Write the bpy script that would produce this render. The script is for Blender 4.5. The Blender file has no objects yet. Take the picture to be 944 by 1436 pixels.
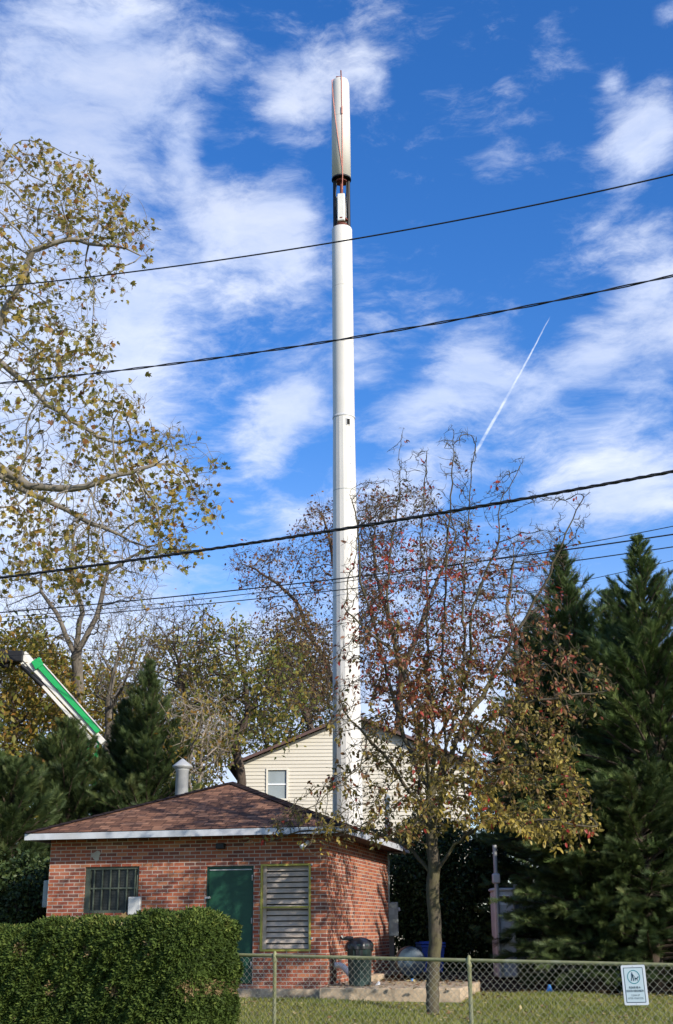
import bpy, math, random
import numpy as np
from mathutils import Vector, Matrix
R = math.radians
scene = bpy.context.scene
COL = scene.collection
rng = np.random.default_rng(7)
random.seed(7)

# ------------------------------------------------------------------ camera
F = 1700.0                      # focal length in photo pixels (944 x 1436)
PITCH = math.atan(582.0 / F)
ROLL = R(0.4)
EYE = 1.5
cam = bpy.data.cameras.new('camera')
cam.sensor_fit = 'VERTICAL'
cam.sensor_height = 36.0
cam.lens = F / 1436 * 36.0
cam.clip_start = 0.1
cam.clip_end = 2000
camo = bpy.data.objects.new('camera', cam)
COL.objects.link(camo)
CAMROT = Matrix.Rotation(math.pi / 2 + PITCH, 3, 'X') @ Matrix.Rotation(-ROLL, 3, 'Z')
camo.matrix_world = Matrix.Translation((0, 0, EYE)) @ CAMROT.to_4x4()
scene.camera = camo
O = Vector((0, 0, EYE))


def ray(px, py):
    return (CAMROT @ Vector((px - 472, 718 - py, -F))).normalized()


def at(px, py, Y):
    """point on the line of sight at forward distance Y"""
    d = ray(px, py)
    return O + d * (Y / d.y)


def hit(px, py, p0, n):
    d = ray(px, py)
    t = (Vector(p0) - O).dot(Vector(n)) / d.dot(Vector(n))
    return O + d * t


# ------------------------------------------------------------------ world
SUN_AZ = Vector((0.70, -0.71, 0)).normalized()
SUN_EL = R(27)
SKY_STRENGTH = 0.13
scene.view_settings.view_transform = 'Standard'
scene.view_settings.look = 'None'
scene.view_settings.exposure = 0.74
scene.view_settings.gamma = 1.0
w = bpy.data.worlds.new('World')
scene.world = w
w.use_nodes = True
nt = w.node_tree
for n in list(nt.nodes):
    nt.nodes.remove(n)


class NG:
    """tiny node-graph helper"""
    def __init__(s, nt):
        s.nt = nt

    def n(s, typ, **k):
        nd = s.nt.nodes.new(typ)
        for a, b in k.items():
            setattr(nd, a, b)
        return nd

    def link(s, a, b):
        s.nt.links.new(a, b)

    def put(s, sock, v):
        if isinstance(v, bpy.types.NodeSocket):
            s.link(v, sock)
        elif v is not None:
            sock.default_value = v

    def math(s, op, a, b=None, c=None, clamp=False):
        nd = s.n('ShaderNodeMath', operation=op, use_clamp=clamp)
        s.put(nd.inputs[0], a)
        if b is not None:
            s.put(nd.inputs[1], b)
        if c is not None:
            s.put(nd.inputs[2], c)
        return nd.outputs[0]

    def vmath(s, op, a, b=None):
        nd = s.n('ShaderNodeVectorMath', operation=op)
        s.put(nd.inputs[0], a)
        if b is not None:
            s.put(nd.inputs[1], b)
        return nd.outputs['Value'] if op in ('DOT_PRODUCT', 'LENGTH', 'DISTANCE') else nd.outputs['Vector']

    def mix(s, f, a, b, mode='MIX'):
        nd = s.n('ShaderNodeMix', data_type='RGBA', blend_type=mode)
        s.put(nd.inputs[0], f)
        s.put(nd.inputs[6], a)
        s.put(nd.inputs[7], b)
        return nd.outputs[2]

    def smooth(s, v, a, b, lo=0.0, hi=1.0):
        nd = s.n('ShaderNodeMapRange', interpolation_type='SMOOTHSTEP')
        s.put(nd.inputs[0], v)
        nd.inputs[1].default_value = a
        nd.inputs[2].default_value = b
        nd.inputs[3].default_value = lo
        nd.inputs[4].default_value = hi
        return nd.outputs[0]

    def noise(s, vec, scale, detail=4, rough=0.55, dist=0.0):
        nd = s.n('ShaderNodeTexNoise')
        s.put(nd.inputs['Vector'], vec)
        nd.inputs['Scale'].default_value = scale
        nd.inputs['Detail'].default_value = detail
        nd.inputs['Roughness'].default_value = rough
        nd.inputs['Distortion'].default_value = dist
        return nd

    def ramp(s, v, stops, interp='LINEAR'):
        nd = s.n('ShaderNodeValToRGB')
        nd.color_ramp.interpolation = interp
        e = nd.color_ramp.elements
        while len(e) > 1:
            e.remove(e[-1])
        e[0].position = stops[0][0]
        e[0].color = (*stops[0][1], 1)
        for p, c in stops[1:]:
            q = e.new(p)
            q.color = (*c, 1)
        s.put(nd.inputs[0], v)
        return nd.outputs[0]


g = NG(nt)
sky = g.n('ShaderNodeTexSky', sky_type='NISHITA', sun_disc=False)
sky.sun_elevation = SUN_EL
sky.sun_rotation = math.atan2(SUN_AZ.x, SUN_AZ.y)
sky.altitude = 50
sky.air_density = 1.0
sky.dust_density = 0.6
sky.ozone_density = 3.0
tc = g.n('ShaderNodeTexCoord')
sep = g.n('ShaderNodeSeparateXYZ')
nrm = g.vmath('NORMALIZE', tc.outputs['Generated'])
g.link(nrm, sep.inputs[0])
az = g.math('ARCTAN2', sep.outputs[0], sep.outputs[1])
el = g.math('ARCSINE', sep.outputs[2])
comb = g.n('ShaderNodeCombineXYZ')
g.link(az, comb.inputs[0])
g.link(el, comb.inputs[1])
# streaks run from lower left to upper right
mp = g.n('ShaderNodeMapping')
mp.inputs['Rotation'].default_value = (0, 0, R(-42))
mp.inputs['Scale'].default_value = (0.50, 1.35, 1)
g.link(comb.outputs[0], mp.inputs['Vector'])
n_warp = g.noise(comb.outputs[0], 9, 3, 0.5)
wv = g.vmath('SCALE', n_warp.outputs['Color'])
wv.node.inputs['Scale'].default_value = 0.045
cw = g.vmath('ADD', mp.outputs[0], wv)
cn = g.noise(cw, 11, 9, 0.63).outputs['Fac']
cn2 = g.noise(cw, 40, 8, 0.68).outputs['Fac']


def azel(px, py):
    d = ray(px, py)
    return math.atan2(d.x, d.y), math.asin(d.z)


# cloud banks: where they stand in the sky, how far they reach, how thick, tilt
BANKS = [(40, 60, 170, 150, .55, 0), (200, 30, 130, 110, .42, 0), (60, 260, 130, 130, .5, 0), (215, 170, 90, 110, .28, 20),
         (425, 130, 85, 75, .62, 30), (515, 110, 45, 75, .5, 25), (258, 225, 30, 55, .45, 0), (350, 350, 130, 85, .62, 20), (400, 300, 70, 60, .35, 20), (420, 390, 60, 50, .35, 0), (150, 170, 160, 120, .3, 0), (300, 90, 120, 80, .25, 20), (60, 380, 160, 160, .35, 0),
         (290, 300, 60, 60, .3, 0), (200, 440, 110, 110, .45, 20), (100, 480, 180, 220, .55, 0), (80, 700, 200, 190, .62, 0),
         (420, 560, 75, 62, .72, 35), (372, 620, 50, 65, .5, 15), (505, 515, 55, 40, .4, 0), (660, 515, 75, 55, .8, 25),
         (575, 575, 100, 42, .68, 15), (740, 540, 100, 40, .62, 8), (830, 500, 60, 45, .35, 20),
         (885, 190, 70, 60, .62, 40), (930, 170, 60, 60, .45, 30), (860, 115, 30, 22, .45, 20), (780, 50, 60, 45, .3, 30), (940, 20, 30, 25, .45, 0),
         (700, 215, 60, 40, .22, 45), (850, 300, 130, 65, .34, 35), (925, 390, 80, 80, .52, 40), (905, 480, 100, 90, .42, 0),
         (890, 620, 150, 110, .50, 0), (720, 590, 90, 50, .32, 0), (620, 660, 90, 60, .5, 0), (540, 700, 80, 50, .5, 0),
         (400, 735, 120, 32, .35, 10), (660, 780, 300, 60, .34, 0), (480, 900, 560, 110, .62, 0), (480, 1080, 700, 190, .85, 0),
         (100, 900, 260, 150, .5, 0), (860, 700, 160, 60, .5, 0)]
tot = None
PXR = 1.0 / F
for (bx, by, ra, rb, wt, tilt) in BANKS:
    a0, e0 = azel(bx, by)
    m = g.n('ShaderNodeMapping')
    m.vector_type = 'TEXTURE'
    m.inputs['Location'].default_value = (a0, e0, 0)
    m.inputs['Rotation'].default_value = (0, 0, R(tilt))
    m.inputs['Scale'].default_value = (ra * PXR * 1.45, rb * PXR * 1.45, 1)
    g.link(comb.outputs[0], m.inputs['Vector'])
    ln = g.vmath('LENGTH', m.outputs[0])
    v = g.smooth(ln, 1.0, 0.0, 0.0, wt)
    tot = v if tot is None else g.math('MAXIMUM', tot, v) if False else g.math('ADD', tot, v)
tot = g.math('MINIMUM', tot, 0.82)
den = g.math('ADD', tot, g.math('MULTIPLY', g.math('SUBTRACT', cn, 0.5), 1.45))
den = g.math('ADD', den, g.math('MULTIPLY', g.math('SUBTRACT', cn2, 0.5), 0.95))
den = g.smooth(den, 0.03, 0.78, 0.0, 0.95)
cn3 = g.noise(cw, 5, 3, 0.5).outputs['Fac']
den = g.math('MULTIPLY', den, g.smooth(cn3, 0.25, 0.68, 0.62, 1.0))
low = g.smooth(el, 0.42, 0.12, 0.0, 0.25)
den = g.math('MAXIMUM', den, low)
# contrail: a thin straight cloud
c0 = azel(774, 440)
c1 = azel(664, 640)
ang = math.atan2(c1[1] - c0[1], c1[0] - c0[0])
mid = ((c0[0] + c1[0]) / 2, (c0[1] + c1[1]) / 2)
ml = g.n('ShaderNodeMapping')
ml.vector_type = 'TEXTURE'
ml.inputs['Location'].default_value = (*mid, 0)
ml.inputs['Rotation'].default_value = (0, 0, ang)
hl = math.hypot(c1[0] - c0[0], c1[1] - c0[1]) / 2
ml.inputs['Scale'].default_value = (hl, 3.0 * PXR, 1)
g.link(g.vmath('ADD', comb.outputs[0], g.vmath('MULTIPLY', g.noise(comb.outputs[0], 60, 3).outputs['Color'], (0.0022, 0.0022, 0))), ml.inputs['Vector'])
s2 = g.n('ShaderNodeSeparateXYZ')
g.link(ml.outputs[0], s2.inputs[0])
along = g.smooth(g.math('ABSOLUTE', s2.outputs[0]), 1.0, 0.86)
wide = g.math('ADD', 0.75, g.math('MULTIPLY', s2.outputs[0], 0.45))
across = g.smooth(g.math('DIVIDE', g.math('ABSOLUTE', s2.outputs[1]), wide), 1.0, 0.25)
con = g.math('MULTIPLY', g.math('MULTIPLY', along, across), g.smooth(cn2, 0.34, 0.60, 0.22, 0.75))
hs = g.n('ShaderNodeHueSaturation')
hs.inputs['Saturation'].default_value = 1.32
hs.inputs['Hue'].default_value = 0.512
hs.inputs['Value'].default_value = 1.04
g.link(sky.outputs[0], hs.inputs['Color'])
cl = g.mix(g.smooth(cn, 0.35, 0.75), (3.1, 3.65, 5.0, 1), (5.0, 5.2, 5.7, 1))
c = g.mix(den, hs.outputs[0], cl)
c = g.mix(con, c, (4.7, 5.1, 5.8, 1))
bg = g.n('ShaderNodeBackground')
bg.inputs['Strength'].default_value = SKY_STRENGTH
g.link(c, bg.inputs['Color'])
wo = g.n('ShaderNodeOutputWorld')
g.link(bg.outputs[0], wo.inputs[0])
w.cycles.sampling_method = 'MANUAL'
w.cycles.sample_map_resolution = 512

sl = bpy.data.lights.new('sun', 'SUN')
sl.energy = 3.5
sl.angle = R(0.6)
sl.color = (1.0, 0.93, 0.82)
so = bpy.data.objects.new('sun', sl)
COL.objects.link(so)
sd = SUN_AZ * math.cos(SUN_EL) + Vector((0, 0, math.sin(SUN_EL)))
so.rotation_euler = sd.to_track_quat('Z', 'Y').to_euler()
so.location = (20, -20, 30)

scene.cycles.max_bounces = 6
scene.cycles.diffuse_bounces = 3
scene.cycles.transparent_max_bounces = 6
scene.cycles.use_denoising = True


# ------------------------------------------------------------------ object helpers
def tag(o, label=None, cat=None, group=None, kind=None):
    if label:
        o['label'] = label
    if cat:
        o['category'] = cat
    if group:
        o['group'] = group
    if kind:
        o['kind'] = kind
    return o


def empty(name, loc, label, cat, group=None, rz=0.0):
    o = bpy.data.objects.new(name, None)
    COL.objects.link(o)
    o.location = loc
    o.rotation_euler = (0, 0, rz)
    o.empty_display_size = 0.2
    return tag(o, label, cat, group)


def link_mesh(name, me, mats, parent=None, world=False):
    o = bpy.data.objects.new(name, me)
    COL.objects.link(o)
    if not isinstance(mats, (list, tuple)):
        mats = [mats]
    for m in mats:
        me.materials.append(m)
    if parent is not None:
        o.parent = parent
        if world:      # vertices are in world space
            M = Matrix.Identity(4)
            p = parent
            chain = []
            while p is not None:
                chain.append(p)
                p = p.parent
            for p in reversed(chain):
                M = M @ (p.matrix_parent_inverse @ Matrix.Translation(p.location) @ p.rotation_euler.to_matrix().to_4x4())
            o.matrix_parent_inverse = M.inverted()
    return o


class MB:
    """collects shapes in world (or local) metres and builds ONE mesh"""
    def __init__(s):
        s.v = []
        s.f = []
        s.uv = []      # per face list of uv or None
        s.sm = []

    def face(s, pts, uv=None, smooth=False):
        k = len(s.v)
        s.v += [tuple(p) for p in pts]
        s.f.append(tuple(range(k, k + len(pts))))
        s.uv.append(uv)
        s.sm.append(smooth)

    def box(s, c, size, rot=None, bevel=0.0):
        hx, hy, hz = [a / 2 for a in size]
        c = Vector(c)
        rot = rot or Matrix.Identity(3)
        if isinstance(rot, (int, float)):
            rot = Matrix.Rotation(rot, 3, 'Z')
        if bevel <= 0:
            P = [c + rot @ Vector((sx * hx, sy * hy, sz * hz)) for sx in (-1, 1) for sy in (-1, 1) for sz in (-1, 1)]
            k = len(s.v)
            s.v += [tuple(p) for p in P]
            fs = [(0, 1, 3, 2), (4, 6, 7, 5), (0, 4, 5, 1), (2, 3, 7, 6), (0, 2, 6, 4), (1, 5, 7, 3)]
            for f in fs:
                s.f.append(tuple(k + i for i in f))
                pts = [P[i] for i in f]
                s.uv.append(s._boxuv(pts, rot))
                s.sm.append(False)
            return
        b = min(bevel, hx * .9, hy * .9, hz * .9)
        # bevelled box: 24 verts
        V = {}
        k = len(s.v)
        for sx in (-1, 1):
            for sy in (-1, 1):
                for sz in (-1, 1):
                    V[(sx, sy, sz, 0)] = len(s.v)
                    s.v.append(tuple(c + rot @ Vector((sx * hx, sy * (hy - b), sz * (hz - b)))))
                    V[(sx, sy, sz, 1)] = len(s.v)
                    s.v.append(tuple(c + rot @ Vector((sx * (hx - b), sy * hy, sz * (hz - b)))))
                    V[(sx, sy, sz, 2)] = len(s.v)
                    s.v.append(tuple(c + rot @ Vector((sx * (hx - b), sy * (hy - b), sz * hz))))

        def add(ids, n):
            pts = [Vector(s.v[i]) for i in ids]
            nn = (pts[1] - pts[0]).cross(pts[2] - pts[0])
            if nn.dot(rot @ Vector(n)) < 0:
                ids = ids[::-1]
                pts = pts[::-1]
            s.f.append(tuple(ids))
            s.uv.append(s._boxuv(pts, rot))
            s.sm.append(False)
        for t in (-1, 1):
            add([V[(t, -1, -1, 0)], V[(t, 1, -1, 0)], V[(t, 1, 1, 0)], V[(t, -1, 1, 0)]], (t, 0, 0))
            add([V[(-1, t, -1, 1)], V[(1, t, -1, 1)], V[(1, t, 1, 1)], V[(-1, t, 1, 1)]], (0, t, 0))
            add([V[(-1, -1, t, 2)], V[(1, -1, t, 2)], V[(1, 1, t, 2)], V[(-1, 1, t, 2)]], (0, 0, t))
        for a in (-1, 1):
            for d in (-1, 1):
                add([V[(a, d, -1, 0)], V[(a, d, 1, 0)], V[(a, d, 1, 1)], V[(a, d, -1, 1)]], (a, d, 0))
                add([V[(a, -1, d, 0)], V[(a, 1, d, 0)], V[(a, 1, d, 2)], V[(a, -1, d, 2)]], (a, 0, d))
                add([V[(-1, a, d, 1)], V[(1, a, d, 1)], V[(1, a, d, 2)], V[(-1, a, d, 2)]], (0, a, d))
                for e in (-1, 1):
                    add([V[(a, d, e, 0)], V[(a, d, e, 1)], V[(a, d, e, 2)]], (a, d, e))

    def _boxuv(s, pts, rot):
        n = (pts[1] - pts[0]).cross(pts[2] - pts[0])
        L = [rot.transposed() @ p for p in pts]
        nl = rot.transposed() @ n
        ax = max(range(3), key=lambda i: abs(nl[i]))
        if ax == 2:
            return [(p.x, p.y) for p in L]
        if ax == 1:
            return [(p.x, p.z) for p in L]
        return [(p.y, p.z) for p in L]

    def quad_uv(s, o, u, v, u0, u1, v0, v1, smooth=False):
        """rectangle on the plane o + a*u + b*v, uv in metres"""
        P = [(u0, v0), (u1, v0), (u1, v1), (u0, v1)]
        s.face([Vector(o) + Vector(u) * a + Vector(v) * b for a, b in P], P, smooth)

    def tube(s, path, r, seg=8, cap=True, smooth=True, squash=None):
        P = [Vector(p) for p in path]
        n = len(P)
        rs = [r] * n if isinstance(r, (int, float)) else list(r)
        k = len(s.v)
        up = None
        for i in range(n):
            d = (P[min(i + 1, n - 1)] - P[max(i - 1, 0)]).normalized()
            if up is None:
                up = d.orthogonal().normalized()
            up = (up - d * up.dot(d))
            up = up.normalized() if up.length > 1e-6 else d.orthogonal().normalized()
            sd_ = d.cross(up)
            for j in range(seg):
                a = 2 * math.pi * j / seg
                s.v.append(tuple(P[i] + (up * math.cos(a) + sd_ * math.sin(a)) * rs[i]))
        for i in range(n - 1):
            for j in range(seg):
                j2 = (j + 1) % seg
                s.f.append((k + i * seg + j, k + i * seg + j2, k + (i + 1) * seg + j2, k + (i + 1) * seg + j))
                s.uv.append(None)
                s.sm.append(smooth)
        if cap:
            s.face([s.v[k + j] for j in range(seg)][::-1])
            s.face([s.v[k + (n - 1) * seg + j] for j in range(seg)])

    def lathe(s, base, prof, seg=24, axis=(0, 0, 1), smooth=True, cap=True, ph=0.0):
        """prof: list of (radius, height) along axis"""
        A = Vector(axis).normalized()
        X = A.orthogonal().normalized() if abs(A.z) < .99 else Vector((1, 0, 0))
        Yv = A.cross(X)
        base = Vector(base)
        k = len(s.v)
        for (r, h) in prof:
            for j in range(seg):
                a = 2 * math.pi * j / seg + ph
                s.v.append(tuple(base + A * h + (X * math.cos(a) + Yv * math.sin(a)) * r))
        for i in range(len(prof) - 1):
            for j in range(seg):
                j2 = (j + 1) % seg
                s.f.append((k + i * seg + j, k + i * seg + j2, k + (i + 1) * seg + j2, k + (i + 1) * seg + j))
                s.uv.append(None)
                s.sm.append(smooth)
        if cap:
            if prof[0][0] > 1e-4:
                s.face([s.v[k + j] for j in range(seg)][::-1])
            if prof[-1][0] > 1e-4:
                s.face([s.v[k + (len(prof) - 1) * seg + j] for j in range(seg)])

    def build(s, name, mats, parent=None, world=True):
        me = bpy.data.meshes.new(name)
        me.from_pydata(s.v, [], s.f)
        if any(u is not None for u in s.uv):
            uvl = me.uv_layers.new(name='UVMap')
            co = []
            for f, u in zip(s.f, s.uv):
                co += [c for p in (u or [(0, 0)] * len(f)) for c in p]
            uvl.data.foreach_set('uv', co)
        me.polygons.foreach_set('use_smooth', s.sm)
        me.update()
        return link_mesh(name, me, mats, parent, world)


def np_mesh(name, V, Fq, mats, parent=None, attr=None, smooth=False, world=True):
    """V (n,3), Fq (m,k) constant size faces"""
    me = bpy.data.meshes.new(name)
    V = np.asarray(V, dtype=np.float32)
    Fq = np.asarray(Fq, dtype=np.int32)
    me.vertices.add(len(V))
    me.vertices.foreach_set('co', V.ravel())
    m, k = Fq.shape
    me.loops.add(m * k)
    me.polygons.add(m)
    me.loops.foreach_set('vertex_index', Fq.ravel())
    me.polygons.foreach_set('loop_start', np.arange(0, m * k, k, dtype=np.int32))
    if smooth:
        me.polygons.foreach_set('use_smooth', np.ones(m, dtype=bool))
    me.update(calc_edges=True)
    if attr is not None:
        a = me.attributes.new('var', 'FLOAT', 'POINT')
        a.data.foreach_set('value', np.asarray(attr, dtype=np.float32))
    return link_mesh(name, me, mats, parent, world)


# ------------------------------------------------------------------ materials
MATS = {}


def new_mat(name):
    m = bpy.data.materials.new(name)
    m.use_nodes = True
    t = m.node_tree
    b = t.nodes['Principled BSDF']
    MATS[name] = m
    return m, NG(t), b


def simple(name, col, rough=0.6, metal=0.0, var=0.15, vscale=6.0, bump=0.0, bscale=40.0, spec=0.4, dirt=None, dscale=2.0, damt=0.5):
    m, g, b = new_mat(name)
    tcn = g.n('ShaderNodeTexCoord')
    vec = tcn.outputs['Object']
    nz = g.noise(vec, vscale, 5, 0.6)
    lo = tuple(c * (1 - var) for c in col)
    hi = tuple(min(1, c * (1 + var)) for c in col)
    c = g.ramp(nz.outputs['Fac'], [(0.3, lo), (0.7, hi)])
    if dirt is not None:
        nd = g.noise(vec, dscale, 8, 0.7)
        f = g.smooth(nd.outputs['Fac'], 0.48, 0.68, 0.0, damt)
        c = g.mix(f, c, (*dirt, 1))
    g.link(c, b.inputs['Base Color'])
    b.inputs['Roughness'].default_value = rough
    b.inputs['Metallic'].default_value = metal
    b.inputs['Specular IOR Level'].default_value = spec
    if bump > 0:
        bn = g.n('ShaderNodeBump')
        bn.inputs['Strength'].default_value = bump
        bn.inputs['Distance'].default_value = 0.02
        g.link(g.noise(vec, bscale, 6, 0.65).outputs['Fac'], bn.inputs['Height'])
        g.link(bn.outputs[0], b.inputs['Normal'])
    return m


def leaf_mat(name, stops, rough=0.55, trans=0.35, spec=0.3):
    m, g, b = new_mat(name)
    at_ = g.n('ShaderNodeAttribute', attribute_name='var')
    c = g.ramp(at_.outputs['Fac'], stops)
    g.link(c, b.inputs['Base Color'])
    b.inputs['Roughness'].default_value = rough
    b.inputs['Specular IOR Level'].default_value = spec
    tr = g.n('ShaderNodeBsdfTranslucent')
    g.link(c, tr.inputs['Color'])
    mx = g.n('ShaderNodeMixShader')
    mx.inputs[0].default_value = trans
    g.link(b.outputs[0], mx.inputs[1])
    g.link(tr.outputs[0], mx.inputs[2])
    g.link(mx.outputs[0], m.node_tree.nodes['Material Output'].inputs[0])
    return m


def brick_mat():
    m, g, b = new_mat('red_brick')
    uv = g.n('ShaderNodeUVMap', uv_map='UVMap')
    br = g.n('ShaderNodeTexBrick')
    br.offset = 0.5
    br.inputs['Scale'].default_value = 1.0
    br.inputs['Brick Width'].default_value = 0.21
    br.inputs['Row Height'].default_value = 0.067
    br.inputs['Mortar Size'].default_value = 0.0075
    br.inputs['Mortar Smooth'].default_value = 0.15
    br.inputs['Bias'].default_value = 0.0
    br.inputs['Color1'].default_value = (0, 0, 0, 1)
    br.inputs['Color2'].default_value = (1, 1, 1, 1)
    br.inputs['Mortar'].default_value = (0.5, 0.5, 0.5, 1)
    g.link(uv.outputs[0], br.inputs['Vector'])
    pal = g.ramp(br.outputs['Color'], [(0.0, (0.12, 0.050, 0.040)), (0.10, (0.19, 0.060, 0.042)), (0.3, (0.30, 0.078, 0.045)),
                                       (0.5, (0.36, 0.098, 0.050)), (0.72, (0.42, 0.130, 0.062)), (0.88, (0.47, 0.18, 0.085)), (1.0, (0.20, 0.075, 0.06))])
    n1 = g.noise(uv.outputs[0], 55, 6, 0.7)
    pal = g.mix(g.smooth(n1.outputs['Fac'], 0.35, 0.7, 0.0, 0.45), pal, (0.22, 0.085, 0.055, 1))
    n2 = g.noise(uv.outputs[0], 1.1, 6, 0.7)
    mort = g.mix(g.smooth(n2.outputs['Fac'], 0.35, 0.7), (0.36, 0.30, 0.25, 1), (0.52, 0.45, 0.38, 1))
    c = g.mix(br.outputs['Fac'], pal, mort)
    c = g.mix(g.smooth(n2.outputs['Fac'], 0.50, 0.75, 0.0, 0.30), c, (0.46, 0.33, 0.26, 1))
    g.link(c, b.inputs['Base Color'])
    b.inputs['Roughness'].default_value = 0.9
    b.inputs['Specular IOR Level'].default_value = 0.15
    bn = g.n('ShaderNodeBump', invert=True)
    bn.inputs['Strength'].default_value = 0.7
    bn.inputs['Distance'].default_value = 0.008
    g.link(g.math('ADD', br.outputs['Fac'], g.math('MULTIPLY', n1.outputs['Fac'], 0.5)), bn.inputs['Height'])
    g.link(bn.outputs[0], b.inputs['Normal'])
    return m


def shingle_mat(name, pal, row=0.14, wid=0.30):
    m, g, b = new_mat(name)
    uv = g.n('ShaderNodeUVMap', uv_map='UVMap')
    br = g.n('ShaderNodeTexBrick')
    br.offset = 0.37
    br.squash = 1.4
    br.squash_frequency = 3
    br.inputs['Scale'].default_value = 1.0
    br.inputs['Brick Width'].default_value = wid
    br.inputs['Row Height'].default_value = row
    br.inputs['Mortar Size'].default_value = 0.007
    br.inputs['Mortar Smooth'].default_value = 0.3
    br.inputs['Color1'].default_value = (0, 0, 0, 1)
    br.inputs['Color2'].default_value = (1, 1, 1, 1)
    br.inputs['Mortar'].default_value = (0.2, 0.2, 0.2, 1)
    g.link(uv.outputs[0], br.inputs['Vector'])
    c = g.ramp(br.outputs['Color'], pal)
    n1 = g.noise(uv.outputs[0], 70, 5, 0.8)
    c = g.mix(g.smooth(n1.outputs['Fac'], 0.4, 0.7, 0, .45), c, (*[x * 1.5 for x in pal[len(pal) // 2][1]], 1))
    n2 = g.noise(uv.outputs[0], 0.9, 5, 0.7)
    c = g.mix(g.smooth(n2.outputs['Fac'], 0.5, 0.8, 0, .4), c, (*[x * .6 for x in pal[0][1]], 1))
    c = g.mix(br.outputs['Fac'], c, (0.03, 0.02, 0.018, 1))
    g.link(c, b.inputs['Base Color'])
    b.inputs['Roughness'].default_value = 0.95
    b.inputs['Specular IOR Level'].default_value = 0.1
    bn = g.n('ShaderNodeBump', invert=True)
    bn.inputs['Strength'].default_value = 0.8
    bn.inputs['Distance'].default_value = 0.01
    g.link(br.outputs['Fac'], bn.inputs['Height'])
    g.link(bn.outputs[0], b.inputs['Normal'])
    return m


def bark_mat(name, a, b_, scale=14, moss=None):
    m, g, b = new_mat(name)
    tcn = g.n('ShaderNodeTexCoord')
    mpn = g.n('ShaderNodeMapping')
    mpn.inputs['Scale'].default_value = (1, 1, 0.3)
    g.link(tcn.outputs['Object'], mpn.inputs[0])
    nz = g.noise(mpn.outputs[0], scale, 8, 0.7)
    c = g.ramp(nz.outputs['Fac'], [(0.35, a), (0.65, b_)])
    if moss:
        nm = g.noise(tcn.outputs['Object'], 3.0, 6, 0.7)
        c = g.mix(g.smooth(nm.outputs['Fac'], 0.42, 0.62, 0, .75), c, (*moss, 1))
    g.link(c, b.inputs['Base Color'])
    b.inputs['Roughness'].default_value = 0.9
    b.inputs['Specular IOR Level'].default_value = 0.15
    bn = g.n('ShaderNodeBump')
    bn.inputs['Strength'].default_value = 0.6
    bn.inputs['Distance'].default_value = 0.01
    g.link(nz.outputs['Fac'], bn.inputs['Height'])
    g.link(bn.outputs[0], b.inputs['Normal'])
    return m


M_BRICK = brick_mat()
M_SHINGLE = shingle_mat('brown_shingle', [(0.0, (0.065, 0.038, 0.028)), (0.3, (0.13, 0.066, 0.042)), (0.6, (0.22, 0.108, 0.066)), (1.0, (0.31, 0.165, 0.100))], .13, .21)
M_SHINGLE2 = shingle_mat('dark_shingle', [(0.0, (0.05, 0.035, 0.03)), (0.5, (0.08, 0.05, 0.04)), (1.0, (0.12, 0.07, 0.06))], .15, .4)
M_FASCIA = simple('white_painted_trim', (0.50, 0.52, 0.55), 0.5, dirt=(0.35, 0.33, 0.30), dscale=1.5, damt=.4)
M_SOFFIT = simple('brown_soffit', (0.075, 0.055, 0.045), 0.8)
M_DOOR = simple('green_door_paint', (0.010, 0.060, 0.032), 0.5, var=.12, vscale=1.5, dirt=(0.02, 0.085, 0.05), dscale=1.2, damt=.5)
M_STEEL = simple('galvanized_steel', (0.38, 0.39, 0.39), 0.5, 0.15, var=.12)
M_GREYBOX = simple('grey_enamel', (0.27, 0.31, 0.30), 0.5, var=.1, dirt=(0.16, 0.16, 0.14), dscale=4, damt=.5)
M_PLASTIC_GREY = simple('pale_grey_plastic', (0.50, 0.50, 0.49), 0.55, var=.05)
M_YELLOW = simple('yellow_painted_frame', (0.40, 0.36, 0.075), 0.6, var=.15, dirt=(0.24, 0.20, 0.08), dscale=5)
M_LOUVRE = simple('weathered_louvre', (0.43, 0.36, 0.295), 0.7, var=.12, dirt=(0.26, 0.21, 0.16), dscale=5)
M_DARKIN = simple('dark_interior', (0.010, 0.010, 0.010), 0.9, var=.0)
M_WINFRAME = simple('dark_green_window_steel', (0.070, 0.085, 0.062), 0.6, var=.15)
M_GLASSDARK = simple('dark_screened_glass', (0.022, 0.026, 0.026), 0.35, var=.25, vscale=20, spec=.4)
M_CONC = simple('aged_concrete', (0.46, 0.35, 0.235), 0.95, var=.2, vscale=5, bump=.5, bscale=30, dirt=(0.17, 0.14, 0.10), dscale=3, damt=.75)
M_PATCH = simple('pale_mortar_patch', (0.38, 0.34, 0.28), 0.9, var=.2, bump=.5)
M_POLE_WHITE = simple('white_pole_paint', (0.61, 0.585, 0.535), 0.5, var=.05, vscale=.8, dirt=(0.56, 0.53, 0.47), dscale=.9, damt=.35)
M_BLACK = simple('black_rubber', (0.012, 0.012, 0.013), 0.55, var=.1)
M_REDSTRAP = simple('red_lifting_strap', (0.60, 0.24, 0.18), 0.7)
M_RUST = simple('rusty_red_steel', (0.17, 0.045, 0.03), 0.7)
M_CABLE = simple('black_cable_jacket', (0.016, 0.016, 0.018), 0.6, var=.1)
M_CHAIN = simple('galvanized_mesh_wire', (0.30, 0.30, 0.25), 0.5, .5, var=.15)
M_RAIL = simple('green_fence_paint', (0.215, 0.215, 0.10), 0.55, var=.15, vscale=12, dirt=(0.30, 0.31, 0.22), dscale=5, damt=.6)
M_SIGN = simple('sign_pale_aqua', (0.70, 0.80, 0.80), 0.4, var=.02)
M_SIGNWHITE = simple('sign_white', (0.85, 0.86, 0.86), 0.4, var=.02)
M_SIGNDARK = simple('sign_dark_teal', (0.025, 0.06, 0.08), 0.5, var=.02)
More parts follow.
